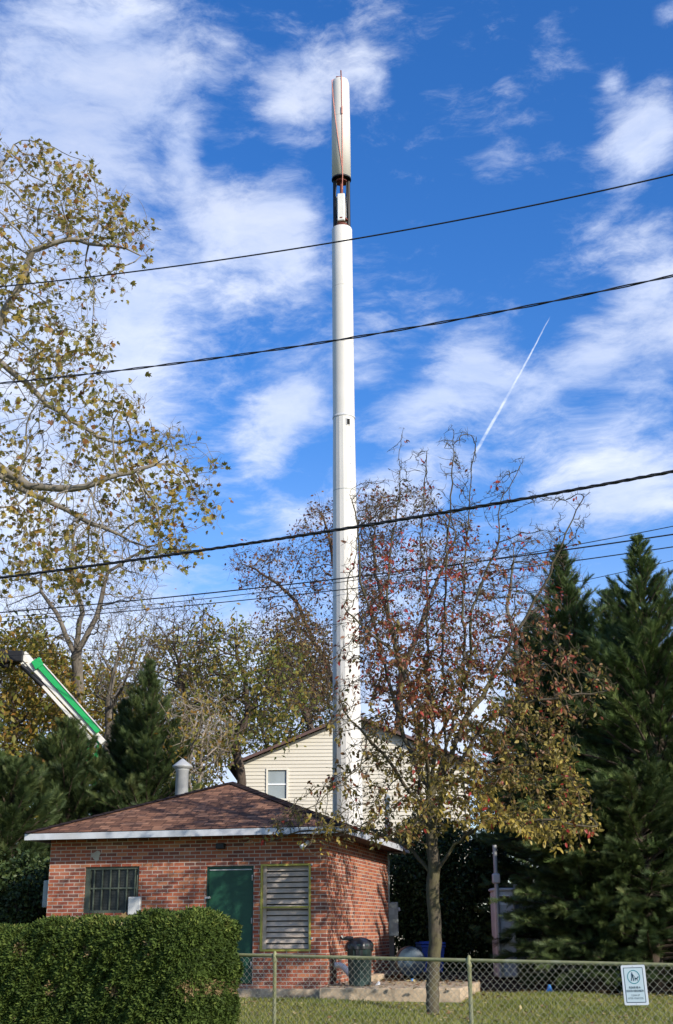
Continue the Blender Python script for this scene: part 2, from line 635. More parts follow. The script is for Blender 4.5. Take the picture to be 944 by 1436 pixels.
M_SIGNTEAL = simple('sign_teal', (0.03, 0.28, 0.30), 0.5, var=.02)
M_BIN = simple('dark_green_bin_plastic', (0.022, 0.045, 0.042), 0.5, var=.15)
M_BAG = simple('black_bag_film', (0.02, 0.02, 0.022), 0.36, spec=.5)
M_BLUE = simple('blue_bin_plastic', (0.02, 0.07, 0.36), 0.45, var=.1)
M_DRUM = simple('dusty_blue_drum', (0.045, 0.080, 0.115), 0.45, var=.2)
M_DRUMLID = simple('dusty_drum_side', (0.20, 0.20, 0.165), 0.6, var=.2)
M_BRIGHTBLUE = simple('bright_blue_plastic', (0.02, 0.25, 0.75), 0.4)
M_SIDING = simple('cream_vinyl_siding', (0.56, 0.52, 0.43), 0.55, var=.04, vscale=1)
M_SIDETRIM = simple('cream_trim', (0.66, 0.62, 0.52), 0.5, var=.04)
M_BROWNTRIM = simple('brown_trim', (0.10, 0.055, 0.045), 0.6)
M_CURTAIN = simple('window_shade_fabric', (0.27, 0.31, 0.32), 0.25, var=.12, vscale=1.2, spec=.8)
M_LIFTGREEN = simple('lift_green_paint', (0.02, 0.36, 0.10), 0.4, var=.08)
M_LIFTWHITE = simple('lift_white_paint', (0.68, 0.66, 0.60), 0.4, var=.05)
M_CABWHITE = simple('cabinet_white_paint', (0.62, 0.62, 0.62), 0.5, var=.08)
M_ROCK = simple('pale_rock', (0.46, 0.40, 0.32), 0.9, var=.2, bump=.8, bscale=10)
M_BARK_PEAR = bark_mat('pear_bark', (0.040, 0.032, 0.024), (0.11, 0.092, 0.066), 18, moss=(0.095, 0.085, 0.042))
M_BARK_SYC = bark_mat('sycamore_bark', (0.13, 0.11, 0.085), (0.27, 0.24, 0.19), 5)
M_BARK_GREY = bark_mat('grey_bark', (0.085, 0.07, 0.055), (0.19, 0.165, 0.13), 6)
M_BARK_DARK = bark_mat('dark_bark', (0.05, 0.036, 0.028), (0.11, 0.085, 0.065), 6)
M_BARK_PALE = bark_mat('pale_bark', (0.20, 0.16, 0.12), (0.34, 0.29, 0.23), 6)

# ------------------------------------------------------------------ ground
TH = R(13)
UL = Vector((-math.cos(TH), math.sin(TH), 0))      # along the front wall, leftwards
UR = -UL
BK = Vector((math.sin(TH), math.cos(TH), 0))       # along the right wall, away
FR = -BK
BZ = 0.52                                          # floor level of the brick building
CORNER = at(458, 1381, 23.0)
CORNER.z = BZ


def ground_z(x, y):
    def ss(t):
        t = min(1, max(0, t))
        return t * t * (3 - 2 * t)
    z = 0.30 * ss((y - 14) / 8.6)
    z += 0.20 * ss((y - 24.5) / 3.0)
    return z + 0.02 * math.sin(x * 1.3 + y * .7) + 0.015 * math.sin(x * .5 - y * 1.1)


def axis(a, b, fine0, fine1, step, big):
    xs = list(np.arange(fine0, fine1 + .001, step))
    lo = [a] + list(np.linspace(a, fine0, big)[1:-1])
    hi = list(np.linspace(fine1, b, big)[1:-1]) + [b]
    return lo + xs + hi


def ground_mat():
    m, g, b = new_mat('lawn_and_soil')
    tcn = g.n('ShaderNodeTexCoord')
    v = tcn.outputs['Object']
    s_ = g.n('ShaderNodeSeparateXYZ')
    g.link(v, s_.inputs[0])
    n1 = g.noise(v, 1.2, 8, .65)
    n2 = g.noise(v, 30, 6, .7)
    n3 = g.noise(v, 9, 5, .7)
    grass = g.ramp(n2.outputs['Fac'], [(0.3, (0.07, 0.085, 0.022)), (0.55, (0.13, 0.155, 0.036)), (0.75, (0.22, 0.20, 0.07))])
    grass = g.mix(g.smooth(n1.outputs['Fac'], .45, .7, 0, .6), grass, (0.15, 0.14, 0.055, 1))
    soil = g.ramp(n3.outputs['Fac'], [(0.3, (0.035, 0.026, 0.018)), (0.55, (0.075, 0.055, 0.036)), (0.8, (0.17, 0.12, 0.07))])
    # bare soil under the trees beyond the lawn
    edge = g.math('ADD', s_.outputs[1], g.math('MULTIPLY', g.math('SUBTRACT', n1.outputs['Fac'], .5), 2.5))
    f = g.smooth(edge, 22.6, 23.8)
    c = g.mix(f, grass, soil)
    far = g.smooth(s_.outputs[1], 46, 60)
    c = g.mix(far, c, (0.07, 0.085, 0.04, 1))
    g.link(c, b.inputs['Base Color'])
    b.inputs['Roughness'].default_value = .95
    b.inputs['Specular IOR Level'].default_value = .1
    bn = g.n('ShaderNodeBump')
    bn.inputs['Strength'].default_value = .6
    bn.inputs['Distance'].default_value = .03
    g.link(n2.outputs['Fac'], bn.inputs['Height'])
    g.link(bn.outputs[0], b.inputs['Normal'])
    return m


xs = axis(-900, 900, -16, 16, .5, 10)
ys = axis(-300, 1500, -4, 60, .5, 10)
V = []
for y in ys:
    for x in xs:
        V.append((x, y, ground_z(x, y) if abs(x) < 40 and y < 80 else .5 if y > 20 else 0.0))
nx = len(xs)
Fq = [(j * nx + i, j * nx + i + 1, (j + 1) * nx + i + 1, (j + 1) * nx + i) for j in range(len(ys) - 1) for i in range(nx - 1)]
tag(np_mesh('ground', V, Fq, ground_mat(), smooth=True), kind='structure')

# ------------------------------------------------------------------ brick building
bld = empty('brick_building', CORNER, 'small red brick utility building with brown hip roof and green door', 'building')
Z = Vector((0, 0, 1))


def fw(px, py, off=0.0):
    """(s, z) on the front wall plane: s metres left of the corner"""
    p = hit(px, py, CORNER + FR * off, FR)
    return (p - CORNER).dot(UL), p.z - BZ


def rw(px, py, off=0.0):
    p = hit(px, py, CORNER + UR * off, UR)
    return (p - CORNER).dot(BK), p.z - BZ


WL = fw(65, 1283)[0]           # length of front wall
WD = 6.0                       # depth
WH = 2.62
win = [fw(120, 1216), fw(193, 1276)]
door = [fw(290, 1215), fw(353.5, 1385)]
lou = [fw(366, 1212), fw(436, 1334)]
holes = []
wx0, wx1 = win[1][0], win[0][0]
wz0, wz1 = win[1][1] - .05, win[0][1]
dx0, dx1 = door[1][0], door[0][0]
dz0, dz1 = 0.02, door[0][1]
lx0, lx1 = lou[1][0], lou[0][0]
lz0, lz1 = lou[1][1], lou[0][1]
print('WALL', WL, 'win', wx0, wx1, wz0, wz1, 'door', dx0, dx1, dz1, 'louvre', lx0, lx1, lz0, lz1)
LB = -0.2


def wall_with_holes(mb, o, u, n, L, H0, H, holes, depth):
    xs_ = sorted({0, L, *[h[0] for h in holes], *[h[1] for h in holes]})
    zs_ = sorted({H0, H, *[h[2] for h in holes], *[h[3] for h in holes]})
    for i in range(len(xs_) - 1):
        for j in range(len(zs_) - 1):
            cx, cz = (xs_[i] + xs_[i + 1]) / 2, (zs_[j] + zs_[j + 1]) / 2
            if any(h[0] < cx < h[1] and h[2] < cz < h[3] for h in holes):
                continue
            mb.quad_uv(o, u, Z, xs_[i], xs_[i + 1], zs_[j], zs_[j + 1])
    for h in holes:      # reveals
        a, b_, c_, d_ = h
        for x in (a, b_):
            P = [o + u * x + Z * c_, o + u * x + Z * d_, o + u * x + Z * d_ - n * depth, o + u * x + Z * c_ - n * depth]
            mb.face(P, [(0, c_), (0, d_), (depth, d_), (depth, c_)])
        for z_ in (c_, d_):
            P = [o + u * a + Z * z_, o + u * b_ + Z * z_, o + u * b_ + Z * z_ - n * depth, o + u * a + Z * z_ - n * depth]
            mb.face(P, [(a, 0), (b_, 0), (b_, depth), (a, depth)])


mb = MB()
wall_with_holes(mb, CORNER, UL, FR, WL, LB, WH, [(wx0, wx1, wz0, wz1), (dx0, dx1, dz0, dz1), (lx0, lx1, lz0, lz1)], .11)
mb.quad_uv(CORNER, BK, Z, 0, WD, LB, WH)
mb.quad_uv(CORNER + UL * WL, BK, Z, 0, WD, LB, WH)
mb.quad_uv(CORNER + BK * WD, UL, Z, 0, WL, LB, WH)
mb.build('wall', M_BRICK, bld)
# near-black box painted as the unlit room, so openings are not see-through
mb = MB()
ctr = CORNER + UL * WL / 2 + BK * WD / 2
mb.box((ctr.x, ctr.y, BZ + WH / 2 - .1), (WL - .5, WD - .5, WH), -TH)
mb.build('dark_room_fill', M_DARKIN, bld)

# roof
OV = 0.45
E = {'fr': CORNER + FR * OV + UR * OV}
pl = hit(34, 1180, CORNER + FR * OV, FR)
sL = (pl - CORNER).dot(UL)
pr = hit(574, 1190, CORNER + UR * OV, UR)
sB = (pr - CORNER).dot(BK)
zE = hit(340, 1171, CORNER + FR * OV, FR).z
print('eave', sL - WL, sB - WD, zE)
E['fl'] = CORNER + FR * OV + UL * sL
E['br'] = CORNER + UR * OV + BK * sB
E['bl'] = CORNER + UL * sL + BK * sB
FH = .115
zT = zE + FH
for k in E:
    E[k].z = zT
c4 = (E['fr'] + E['bl']) / 2
apz = at(325, 1099, c4.y).z
hw = (sL + OV) / 2
hd = (sB + OV) / 2
half_r = max(0.12, abs(hd - hw))
ra = c4 + (BK if hd > hw else UL) * half_r
rb = c4 - (BK if hd > hw else UL) * half_r
ra.z = rb.z = apz
if hd > hw:
    back, front = ra, rb
else:
    back = front = None
    lft, rgt = ra, rb
mb = MB()


def roof_face(pts):
    a, b_ = pts[0], pts[1]
    u = (b_ - a).normalized()
    n = (pts[1] - pts[0]).cross(pts[2] - pts[0]).normalized()
    if n.z < 0:
        pts = [pts[1], pts[0]] + list(pts[2:][::-1])
        n = -n
    v = n.cross(u).normalized()
    v = v if v.z > 0 else -v
    mb.face(pts, [((p - a).dot(u), (p - a).dot(v)) for p in pts])


lift = Z * .012
if back is not None:
    roof_face([E['fl'] + lift, E['fr'] + lift, front])
    roof_face([E['fr'] + lift, E['br'] + lift, back, front])
    roof_face([E['br'] + lift, E['bl'] + lift, back])
    roof_face([E['bl'] + lift, E['fl'] + lift, front, back])
else:
    roof_face([E['fl'] + lift, E['fr'] + lift, rgt, lft])
    roof_face([E['fr'] + lift, E['br'] + lift, rgt])
    roof_face([E['br'] + lift, E['bl'] + lift, lft, rgt])
    roof_face([E['bl'] + lift, E['fl'] + lift, lft])
roof = mb.build('roof', M_SHINGLE, bld)
# hip caps
mb = MB()
for a, b_ in ([('fl', front or lft), ('fr', front or rgt), ('br', back or rgt), ('bl', back or lft)]):
    mb = MB()
    A = E[a] + lift
    n_ = int((b_ - A).length / .22)
    for i in range(n_):
        p = A.lerp(b_, i / n_)
        q = A.lerp(b_, (i + 1.15) / n_ if i < n_ - 1 else 1)
        d = (q - p).normalized()
        s_ = d.cross(Z).normalized()
        h_ = Z * (.028)
        for sg in (-1, 1):
            w_ = s_ * sg * .13 - Z * .035
            mb.face([p + h_, q + h_ * .6, q + w_ + h_ * .6, p + w_ + h_])
    mb.build('hip_cap', M_SHINGLE2, roof)
mb = MB()
for a, b_ in (('fl', 'fr'), ('fr', 'br'), ('br', 'bl'), ('bl', 'fl')):
    A, B = E[a], E[b_]
    d = (B - A).normalized()
    m_ = (A + B) / 2 - Z * (FH / 2)
    rot = Matrix.Rotation(math.atan2(d.y, d.x), 3, 'Z')
    inn = rot @ Vector((0, 1, 0))
    mb.box(m_ + inn * .012, ((B - A).length - (.0 if a in ('fl', 'br') else .05), .024, FH), rot)
mb.build('fascia', M_FASCIA, bld)
mb = MB()
zs = Z * (-FH + .02)
q_ = [E['fl'] + zs, E['fr'] + zs, E['br'] + zs, E['bl'] + zs]
cc = sum(q_, Vector()) / 4
mb.face([p + (cc - p).normalized() * .04 for p in q_][::-1])
mb.build('soffit', M_SOFFIT, bld)

# roof vent box
pv = at(312, 1106, c4.y - .35)
mb = MB()
mb.box((pv.x, pv.y, pv.z - .02), (.32, .34, .10), -TH, .015)
mb.box((pv.x, pv.y, pv.z - .10), (.24, .26, .14), -TH)
mb.build('roof_vent', M_BROWNTRIM, roof)

# flue
pf = at(254.5, 1117, 27.6)
ptop = at(255, 1078, 27.6)
flz0 = pf.z - .9
fl = MB()
fl.lathe((pf.x, pf.y, flz0), [(.145, 0), (.145, ptop.z - flz0 - .06), (.155, ptop.z - flz0 - .05), (.155, ptop.z - flz0)], 20)
flue = fl.build('flue_pipe', M_STEEL, bld)
hz = ptop.z - .01
for j in range(4):
    fl = MB()
    a = j * math.pi / 2 + .4
    fl.box((pf.x + .12 * math.cos(a), pf.y + .12 * math.sin(a), hz + .03), (.02, .02, .1))
    fl.build('cap_bracket', M_STEEL, flue)
fl = MB()
fl.lathe((pf.x, pf.y, hz + .07), [(.16, -.07), (.23, -.02), (.225, 0.0), (.02, .16), (0.0, .165)], 20)
fl.build('rain_cap', M_STEEL, flue)


# front-wall fittings: helper frame at the wall plane
def FP(s, z, off=0.0):
    return CORNER + UL * s + Z * z + FR * off


RF = Matrix.Rotation(-TH, 3, 'Z')      # local x along wall, y into wall


def fbox(mb, s0, s1, z0, z1, off, th, bevel=0.0):
    """box on the front wall; its outer face sits off metres proud of the wall"""
    mb.box(FP((s0 + s1) / 2, (z0 + z1) / 2, off - th / 2), (abs(s1 - s0), th, abs(z1 - z0)), RF, bevel)


# window
wn = MB()
fbox(wn, wx0, wx0 + .045, wz0, wz1, -.03, .06)
fbox(wn, wx1 - .10, wx1, wz0, wz1, -.03, .06)
fbox(wn, wx0 + .045, wx1 - .10, wz0, wz0 + .05, -.03, .06)
fbox(wn, wx0 + .045, wx1 - .10, wz1 - .05, wz1, -.03, .06)
window = wn.build('window', M_WINFRAME, bld)
wn = MB()
fbox(wn, wx0 + .045, wx1 - .10, wz0 + .05, wz1 - .05, -.075, .012)
wn.build('pane', M_GLASSDARK, window)
wn = MB()
n_b = 6
for i in range(n_b):
    s_ = wx0 + .09 + (wx1 - .20 - wx0) * i / (n_b - .6)
    fbox(wn, s_ - .011, s_ + .011, wz0 + .052, wz1 - .052, -.036, .022)
zm = wz0 + (wz1 - wz0) * .53
fbox(wn, wx0 + .048, wx1 - .103, zm - .014, zm + .014, -.0335, .012)
wn.build('window_bars', M_WINFRAME, window)
wn = MB()
for k in range(26):
    z_ = wz0 + .07 + (wz1 - wz0 - .14) * k / 25
    fbox(wn, wx0 + .048, wx1 - .103, z_ - .004, z_ + .004, -.066, .006)
wn.build('window_screen', simple('screen_wire', (0.045, 0.05, 0.045), .7), window)

# door
dn = MB()
fbox(dn, dx0 + .035, dx1 - .035, dz0 + .01, dz1 - .035, -.045, .045, .004)
drp = dn.build('door', M_DOOR, bld)
dn = MB()
fbox(dn, dx0, dx0 + .033, dz0, dz1, -.025, .08)
fbox(dn, dx1 - .033, dx1, dz0, dz1, -.025, .08)
fbox(dn, dx0 + .033, dx1 - .033, dz1 - .033, dz1, -.025, .08)
dn.build('door_frame', simple('dark_green_frame_paint', (0.008, 0.045, 0.03), .5), drp)
dn = MB()
fbox(dn, dx0 + .05, dx1 - .05, dz1 - .075, dz1 - .055, -.03, .018)
dn.build('door_drip_strip', M_STEEL, drp)
for zz in (.35, 1.1, 1.85):
    dn = MB()
    dn.lathe(FP(dx0 + .032, zz - .05, -.018), [(0, 0), (.011, 0), (.011, .1), (0, .1)], 8)
    dn.build('door_hinge', M_STEEL, drp)
hs_, hz_ = fw(291, 1259)
dn = MB()
fbox(dn, hs_ - .05, hs_ + .055, hz_ - .02, hz_ + .02, .012, .05, .004)
dn.lathe(FP(hs_ - .045, hz_, .01), [(.02, 0), (.026, .03), (.018, .05)], 12, axis=FR)
dn.build('door_handle', M_STEEL, drp)

# louvred panel with yellow frame
lv = MB()
t = .035
fbox(lv, lx0, lx0 + t, lz0, lz1, .012, .07)
fbox(lv, lx1 - t, lx1, lz0, lz1, .012, .07)
fbox(lv, lx0 + t, lx1 - t, lz0, lz0 + t, .012, .07)
fbox(lv, lx0 + t, lx1 - t, lz1 - t, lz1, .012, .07)
lzm = fw(400, 1272)[1]
fbox(lv, lx0 + t, lx1 - t, lzm - .013, lzm + .013, .010, .04)
lvr = lv.build('louvre_frame', M_YELLOW, bld)
lv = MB()
fbox(lv, lx1 - t - .065, lx1 - t, lz0 + t, lz1 - t, -.035, .03)
fbox(lv, lx0 + t, lx0 + t + .025, lz0 + t, lz1 - t, -.035, .03)
ns = 15
for i in range(ns):
    z_ = lz0 + t + (lz1 - lz0 - 2 * t) * (i + .5) / ns
    p = FP((lx0 + t + lx1 - t - .04) / 2, z_, -.06)
    rot = RF @ Matrix.Rotation(R(62), 3, 'X')
    lv.box(p, (lx1 - lx0 - 2 * t - .09, .085, .008), rot)
lv.build('louvre_slats', M_LOUVRE, lvr)
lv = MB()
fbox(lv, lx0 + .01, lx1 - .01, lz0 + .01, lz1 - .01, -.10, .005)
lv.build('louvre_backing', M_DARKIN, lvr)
for zz in (lz1 - .02, lz1 - .26, lz0 + .22):
    lv = MB()
    fbox(lv, lx0 - .035, lx0 - .002, zz - .02, zz + .02, .03, .03, .004)
    lv.build('frame_catch', M_STEEL, lvr)
# second catch pair at the door side of the louvre, faint
# light patch of mortar where a lamp used to be
ps, pz = fw(135, 1200)
lv = MB()
P = []
for k in range(14):
    a = 2 * math.pi * k / 14
    r_ = .09 * (1 + .25 * math.sin(3 * a + 1) + .12 * math.sin(5 * a))
    P.append((ps + r_ * math.cos(a), pz + r_ * math.sin(a)))
lv.face([FP(a, b_, .012) for a, b_ in P])
for k in range(14):
    a, b_ = P[k], P[(k + 1) % 14]
    lv.face([FP(*a, .012), FP(*b_, .012), FP(*b_, 0), FP(*a, 0)])
lv.build('mortar_patch', M_PATCH, bld)
# small boxes
s0_, z0_ = fw(189, 1268, .05)
lv = MB()
fbox(lv, s0_ - .12, s0_ + .12, z0_ - .19, z0_ + .13, .09, .088, .01)
bx = lv.build('junction_box', M_PLASTIC_GREY, bld)
lv = MB()
lv.tube([FP(s0_ - .02, z0_ + .13, .03), FP(s0_ - .02, wz1 - .16, .03)], .012, 6)
lv.build('conduit', M_WINFRAME, bx)
# box on the left wall
pb = hit(63, 1240, CORNER + UL * (WL + .06), UL)
lv = MB()
lv.box(CORNER + UL * (WL + .09) + BK * .35 + Z * 1.62, (.17, .42, .50), RF, .015)
lv.build('side_box', M_GREYBOX, bld)
# security camera under the eave
ss_, sz_ = fw(428, 1184, .3)
pc = at(428, 1184, (FP(ss_, sz_, .25)).y)
lv = MB()
d_ = (at(422, 1188, pc.y - .1) - at(433, 1179, pc.y)).normalized()
lv.lathe(pc - d_ * .09, [(.0, 0), (.036, .002), (.038, .17), (.044, .175), (.044, .19), (.0, .185)], 14, axis=d_)
cmr = lv.build('security_camera', M_SIGNWHITE, bld)
lv = MB()
lv.tube([pc, pc + Z * .05, FP(fw(432, 1176)[0], WH + .12, .18)], .014, 8)
lv.build('camera_bracket', M_BLACK, cmr)
# flood light bracket under eave near the door
fp = FP(fw(312, 1184)[0], 2.42, 0)
lv = MB()
lv.box(fp + FR * .09, (.16, .14, .10), RF, .01)
lv.build('eave_lamp', M_BLACK, bld)

# meter box, mast and conduit at the rear right corner
mpos = CORNER + BK * (WD + .12) + UR * .1
mx = at(543.5, 1262, mpos.y)
mtop = at(543, 1117, mpos.y)
mbt = at(550, 1290, mpos.y)
lv = MB()
lv.tube([(mx.x, mpos.y, mx.z - .05), (mtop.x, mpos.y, mtop.z - .1)], .055, 14)
mast = lv.build('service_mast', M_GREYBOX, bld)
lv = MB()
lv.lathe((mtop.x, mpos.y, mtop.z - .12), [(.06, 0), (.075, .04), (.07, .12), (.02, .17), (0, .175)], 14)
lv.build('weatherhead', M_GREYBOX, mast)
bt = at(541, 1265, mpos.y)
bb = at(559, 1313, mpos.y)
lv = MB()
lv.box(((bt.x + bb.x) / 2, mpos.y, (bt.z + bb.z) / 2), (bb.x - bt.x, .2, bt.z - bb.z), 0, .015)
mbx = lv.build('meter_box', M_GREYBOX, bld)
lv = MB()
lv.box((bb.x + .02, mpos.y - .03, bt.z - .16), (.06, .08, .09), 0, .02)
lv.build('meter_box_latch', M_PLASTIC_GREY, mbx)
lv = MB()
lv.box(((bt.x + bb.x) / 2 - .01, mpos.y - .1025, bt.z - .2), (.12, .006, .14), 0)
lv.build('meter_box_label', simple('meter_label_grey', (0.34, .38, .37), .5), mbx)
pp = at(549, 1345, mpos.y)
lv = MB()
lv.box((pp.x, mpos.y + .02, (bb.z + .3) / 2), (.14, .12, bb.z - .3), 0, .008)
lv.box((pp.x - .09, mpos.y + .02, (bb.z + .3) / 2), (.035, .05, bb.z - .3), 0)
lv.build('meter_post', simple('weathered_post', (0.16, 0.14, 0.115), .9, bump=.4), bld)

# white drain elbow
a_ = at(470, 1345, CORNER.y + .6)
p0 = CORNER + BK * .55 + Z * .33
lv = MB()
lv.tube([p0 - UR * .02, p0 + UR * .10, p0 + UR * .18 + Z * -.03, p0 + UR * .30 + Z * -.16, p0 + UR * .36 + Z * -.2], [.045, .05, .052, .05, .05], 12)
lv.build('drain_elbow', M_SIGNWHITE, bld)
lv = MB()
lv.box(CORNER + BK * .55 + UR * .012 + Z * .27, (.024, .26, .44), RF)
lv.build('drain_panel', simple('dark_brown_panel', (0.07, 0.035, 0.025), .9), bld)  # thin dark brown panel standing proud of the wall behind the elbow

# ------------------------------------------------------------------ slab and step
sl_ = MB()
sr = at(656, 1385, 22.7)
s_len = (sr - CORNER).dot(UR)
c_ = CORNER + UR * (s_len / 2) + FR * .28 + BK * 1.05
sl_.box((c_.x, c_.y, BZ - .16), (s_len, 2.7, .30), RF, .02)
tag(sl_.build('patio_slab', M_CONC), kind='structure')
sl_ = MB()
c_ = CORNER + UL * 1.35 + FR * .15
sl_.box((c_.x, c_.y, BZ - .18), (2.66, .36, .26), RF, .015)
tag(sl_.build('door_step', M_CONC), kind='structure')
for j in range(3):      # low concrete edging along the wall
    pass
sl_ = MB()
c_ = CORNER + BK * 4.2 + UR * .16
sl_.box((c_.x, c_.y, BZ - .02), (.2, 3.2, .16), RF, .02)
tag(sl_.build('wall_kerb', M_CONC), kind='structure')

# ------------------------------------------------------------------ bins, drum
pb = at(505, 1383, 23.0)
pb = Vector((pb.x, 23.0, BZ - .009))
bn = empty('trash_can', pb, 'dark green plastic trash can topped by a black bag beside the brick corner', 'trash can')
b = MB()
b.lathe((0, 0, 0), [(.0, 0), (.185, .0), (.19, .02), (.218, .66), (.232, .665), (.232, .70), (.205, .70), (.20, .66)], 28, cap=False)
b.build('can_body', M_BIN, bn, False)
b = MB()
for k in range(12):
    a = 2 * math.pi * k / 12
    b.tube([(.19 * math.cos(a), .19 * math.sin(a), .05), (.214 * math.cos(a), .214 * math.sin(a), .6)], .008, 6)
b.build('can_ribs', M_BIN, bn, False)
for sg in (-1, 1):
    b = MB()
    b.box((sg * .235, 0, .60), (.035, .12, .035), 0, .008)
    b.build('can_handle', M_BIN, bn, False)
b = MB()
b.box((-.01, -.208, .56), (.12, .012, .14), 0)
b.build('can_label', M_BLACK, bn, False)
# bag
nu, nv = 40, 12
Vb, Fb = [], []
for j in range(nv):
    tt = j / (nv - 1)
    for i in range(nu):
        a = 2 * math.pi * i / nu
        fold = 1 + .05 * math.sin(9 * a + 5 * tt) + .035 * math.sin(17 * a + 2)
        if tt < .25:
            r_ = .238 + .006 * math.sin(13 * a)
            z_ = .62 + .09 * tt / .25
        else:
            q = (tt - .25) / .75
            r_ = .225 * (1 - q) ** .8
            z_ = .715 + .10 * math.sin(q * 1.5) + .02 * math.sin(5 * a + 6 * q) * (1 - q)
        Vb.append((r_ * fold * math.cos(a), r_ * fold * math.sin(a), z_))
for j in range(nv - 1):
    for i in range(nu):
        Fb.append((j * nu + i, j * nu + (i + 1) % nu, (j + 1) * nu + (i + 1) % nu, (j + 1) * nu + i))
np_mesh('bin_bag', Vb, Fb, M_BAG, bn, smooth=False, world=False)
b = MB()
b.tube([(-.12, -.05, .78), (-.22, -.06, .80), (-.29, -.05, .79), (-.33, -.04, .83)], [.05, .04, .028, .04], 7, smooth=False)
b.build('bag_knot', M_BAG, bn, False)

# paper scrap by the can
b = MB()
q = pb + Vector((.26, -.12, .013))
b.face([q + Vector(v) for v in ((0, 0, 0), (.09, .01, .01), (.10, .06, .035), (.03, .09, .02))])
b.face([q + Vector(v) for v in ((.02, .0, .02), (.10, .0, .045), (.07, .05, .07))])
tag(b.build('paper_scrap', M_SIGNWHITE), 'crumpled white paper scrap at the foot of the dark green trash can', 'litter')

# blue drum lying on its side
dc = at(575, 1352, 27.0)
gz = ground_z(dc.x, 27.0)
dr = empty('plastic_drum', (dc.x, 27.0, gz), 'dusty blue plastic drum lying on its side behind the trash can', 'drum', rz=R(20))
b = MB()
b.lathe((0, 0, .30), [(.0, -.42), (.27, -.42), (.292, -.40), (.30, -.2), (.292, -.19), (.30, -.17), (.30, .1), (.292, .11), (.30, .13), (.292, .40), (.27, .42), (.0, .42)], 28, axis=(0.35, 1, 0))
b.build('drum_body', M_DRUM, dr, False)
b = MB()
b.lathe((0, 0, .30), [(.303, -.36), (.303, -.12)], 28, axis=(.35, 1, 0), cap=False)
b.build('drum_band', M_DRUMLID, dr, False)
b = MB()
for sg in (-1, 1):
    b.box((sg * .22, -.3 * 0, .03), (.06, .7, .07), R(-19))
b.build('drum_cradle', M_BROWNTRIM, dr, False)

# blue wheelie bin
wc = at(605, 1366, 29.0)
gz = ground_z(wc.x, 29.0)
ztop = at(605, 1320, 29).z
wb = empty('recycling_bin', (wc.x, 29.0, gz), 'royal blue plastic recycling bin half hidden by the pear trunk', 'bin', rz=R(8))
hh = ztop - gz
b = MB()
k = len(b.v)
lo_ = [(-.21, -.24, .04), (.21, -.24, .04), (.21, .24, .04), (-.21, .24, .04)]
hi_ = [(-.26, -.30, hh - .08), (.26, -.30, hh - .08), (.26, .30, hh - .08), (-.26, .30, hh - .08)]
b.face(lo_[::-1])
for i in range(4):
    b.face([lo_[i], lo_[(i + 1) % 4], hi_[(i + 1) % 4], hi_[i]])
b.box((0, 0, hh - .10), (.56, .64, .05), 0, .012)
b.build('bin_body', M_BLUE, wb, False)
b = MB()
b.box((0, 0, hh - .045), (.58, .66, .05), 0, .02)
b.box((0, -.02, hh - .015), (.44, .5, .03), 0, .012)
b.build('bin_lid', M_BLUE, wb, False)
for sg in (-1, 1):
    b = MB()
    b.lathe((sg * .25 - .02, .27, .11), [(0, 0), (.11, 0), (.11, .04), (0, .04)], 20, axis=(1, 0, 0))
    b.build('wheel', M_BLACK, wb, False)


def blue_marker(px, py, Y, label):
    c_ = at(px, py, Y)
    gz = ground_z(c_.x, Y) + .02
    b = MB()
    b.lathe((c_.x, Y, gz - .03), [(.0, 0), (.085, .0), (.09, .02), (.05, .10), (.025, .16), (.03, .17), (.0, .175)], 12)
    tag(b.build('plastic_cone', M_BRIGHTBLUE), label, 'cone')


blue_marker(578, 1371, 25.6, 'small bright blue plastic cone on the soil in front of the drum')
blue_marker(771, 1392, 23.6, 'small bright blue plastic cone on the soil under the right conifers')

# rock
rc = at(782, 1440, 16.3)
rgz = ground_z(rc.x, 16.3)
rg = np.random.default_rng(3)
b = MB()
nu, nv = 16, 9
Vr, Fr = [], []
for j in range(nv):
    ph = math.pi * j / (nv - 1)
    for i in range(nu):
        a = 2 * math.pi * i / nu
        r_ = 1 + .12 * math.sin(3 * a + 2 * ph) + .07 * rg.normal()
        Vr.append((rc.x + .27 * r_ * math.sin(ph) * math.cos(a), 16.3 + .2 * r_ * math.sin(ph) * math.sin(a), rgz + .03 + .19 * math.cos(ph) * (1 + .1 * math.sin(2 * a))))
for j in range(nv - 1):
    for i in range(nu):
        Fr.append((j * nu + i, j * nu + (i + 1) % nu, (j + 1) * nu + (i + 1) % nu, (j + 1) * nu + i))
tag(np_mesh('rock', Vr, Fr, M_ROCK, smooth=True), 'pale tan rock lying in the grass behind the chain link fence', 'rock')

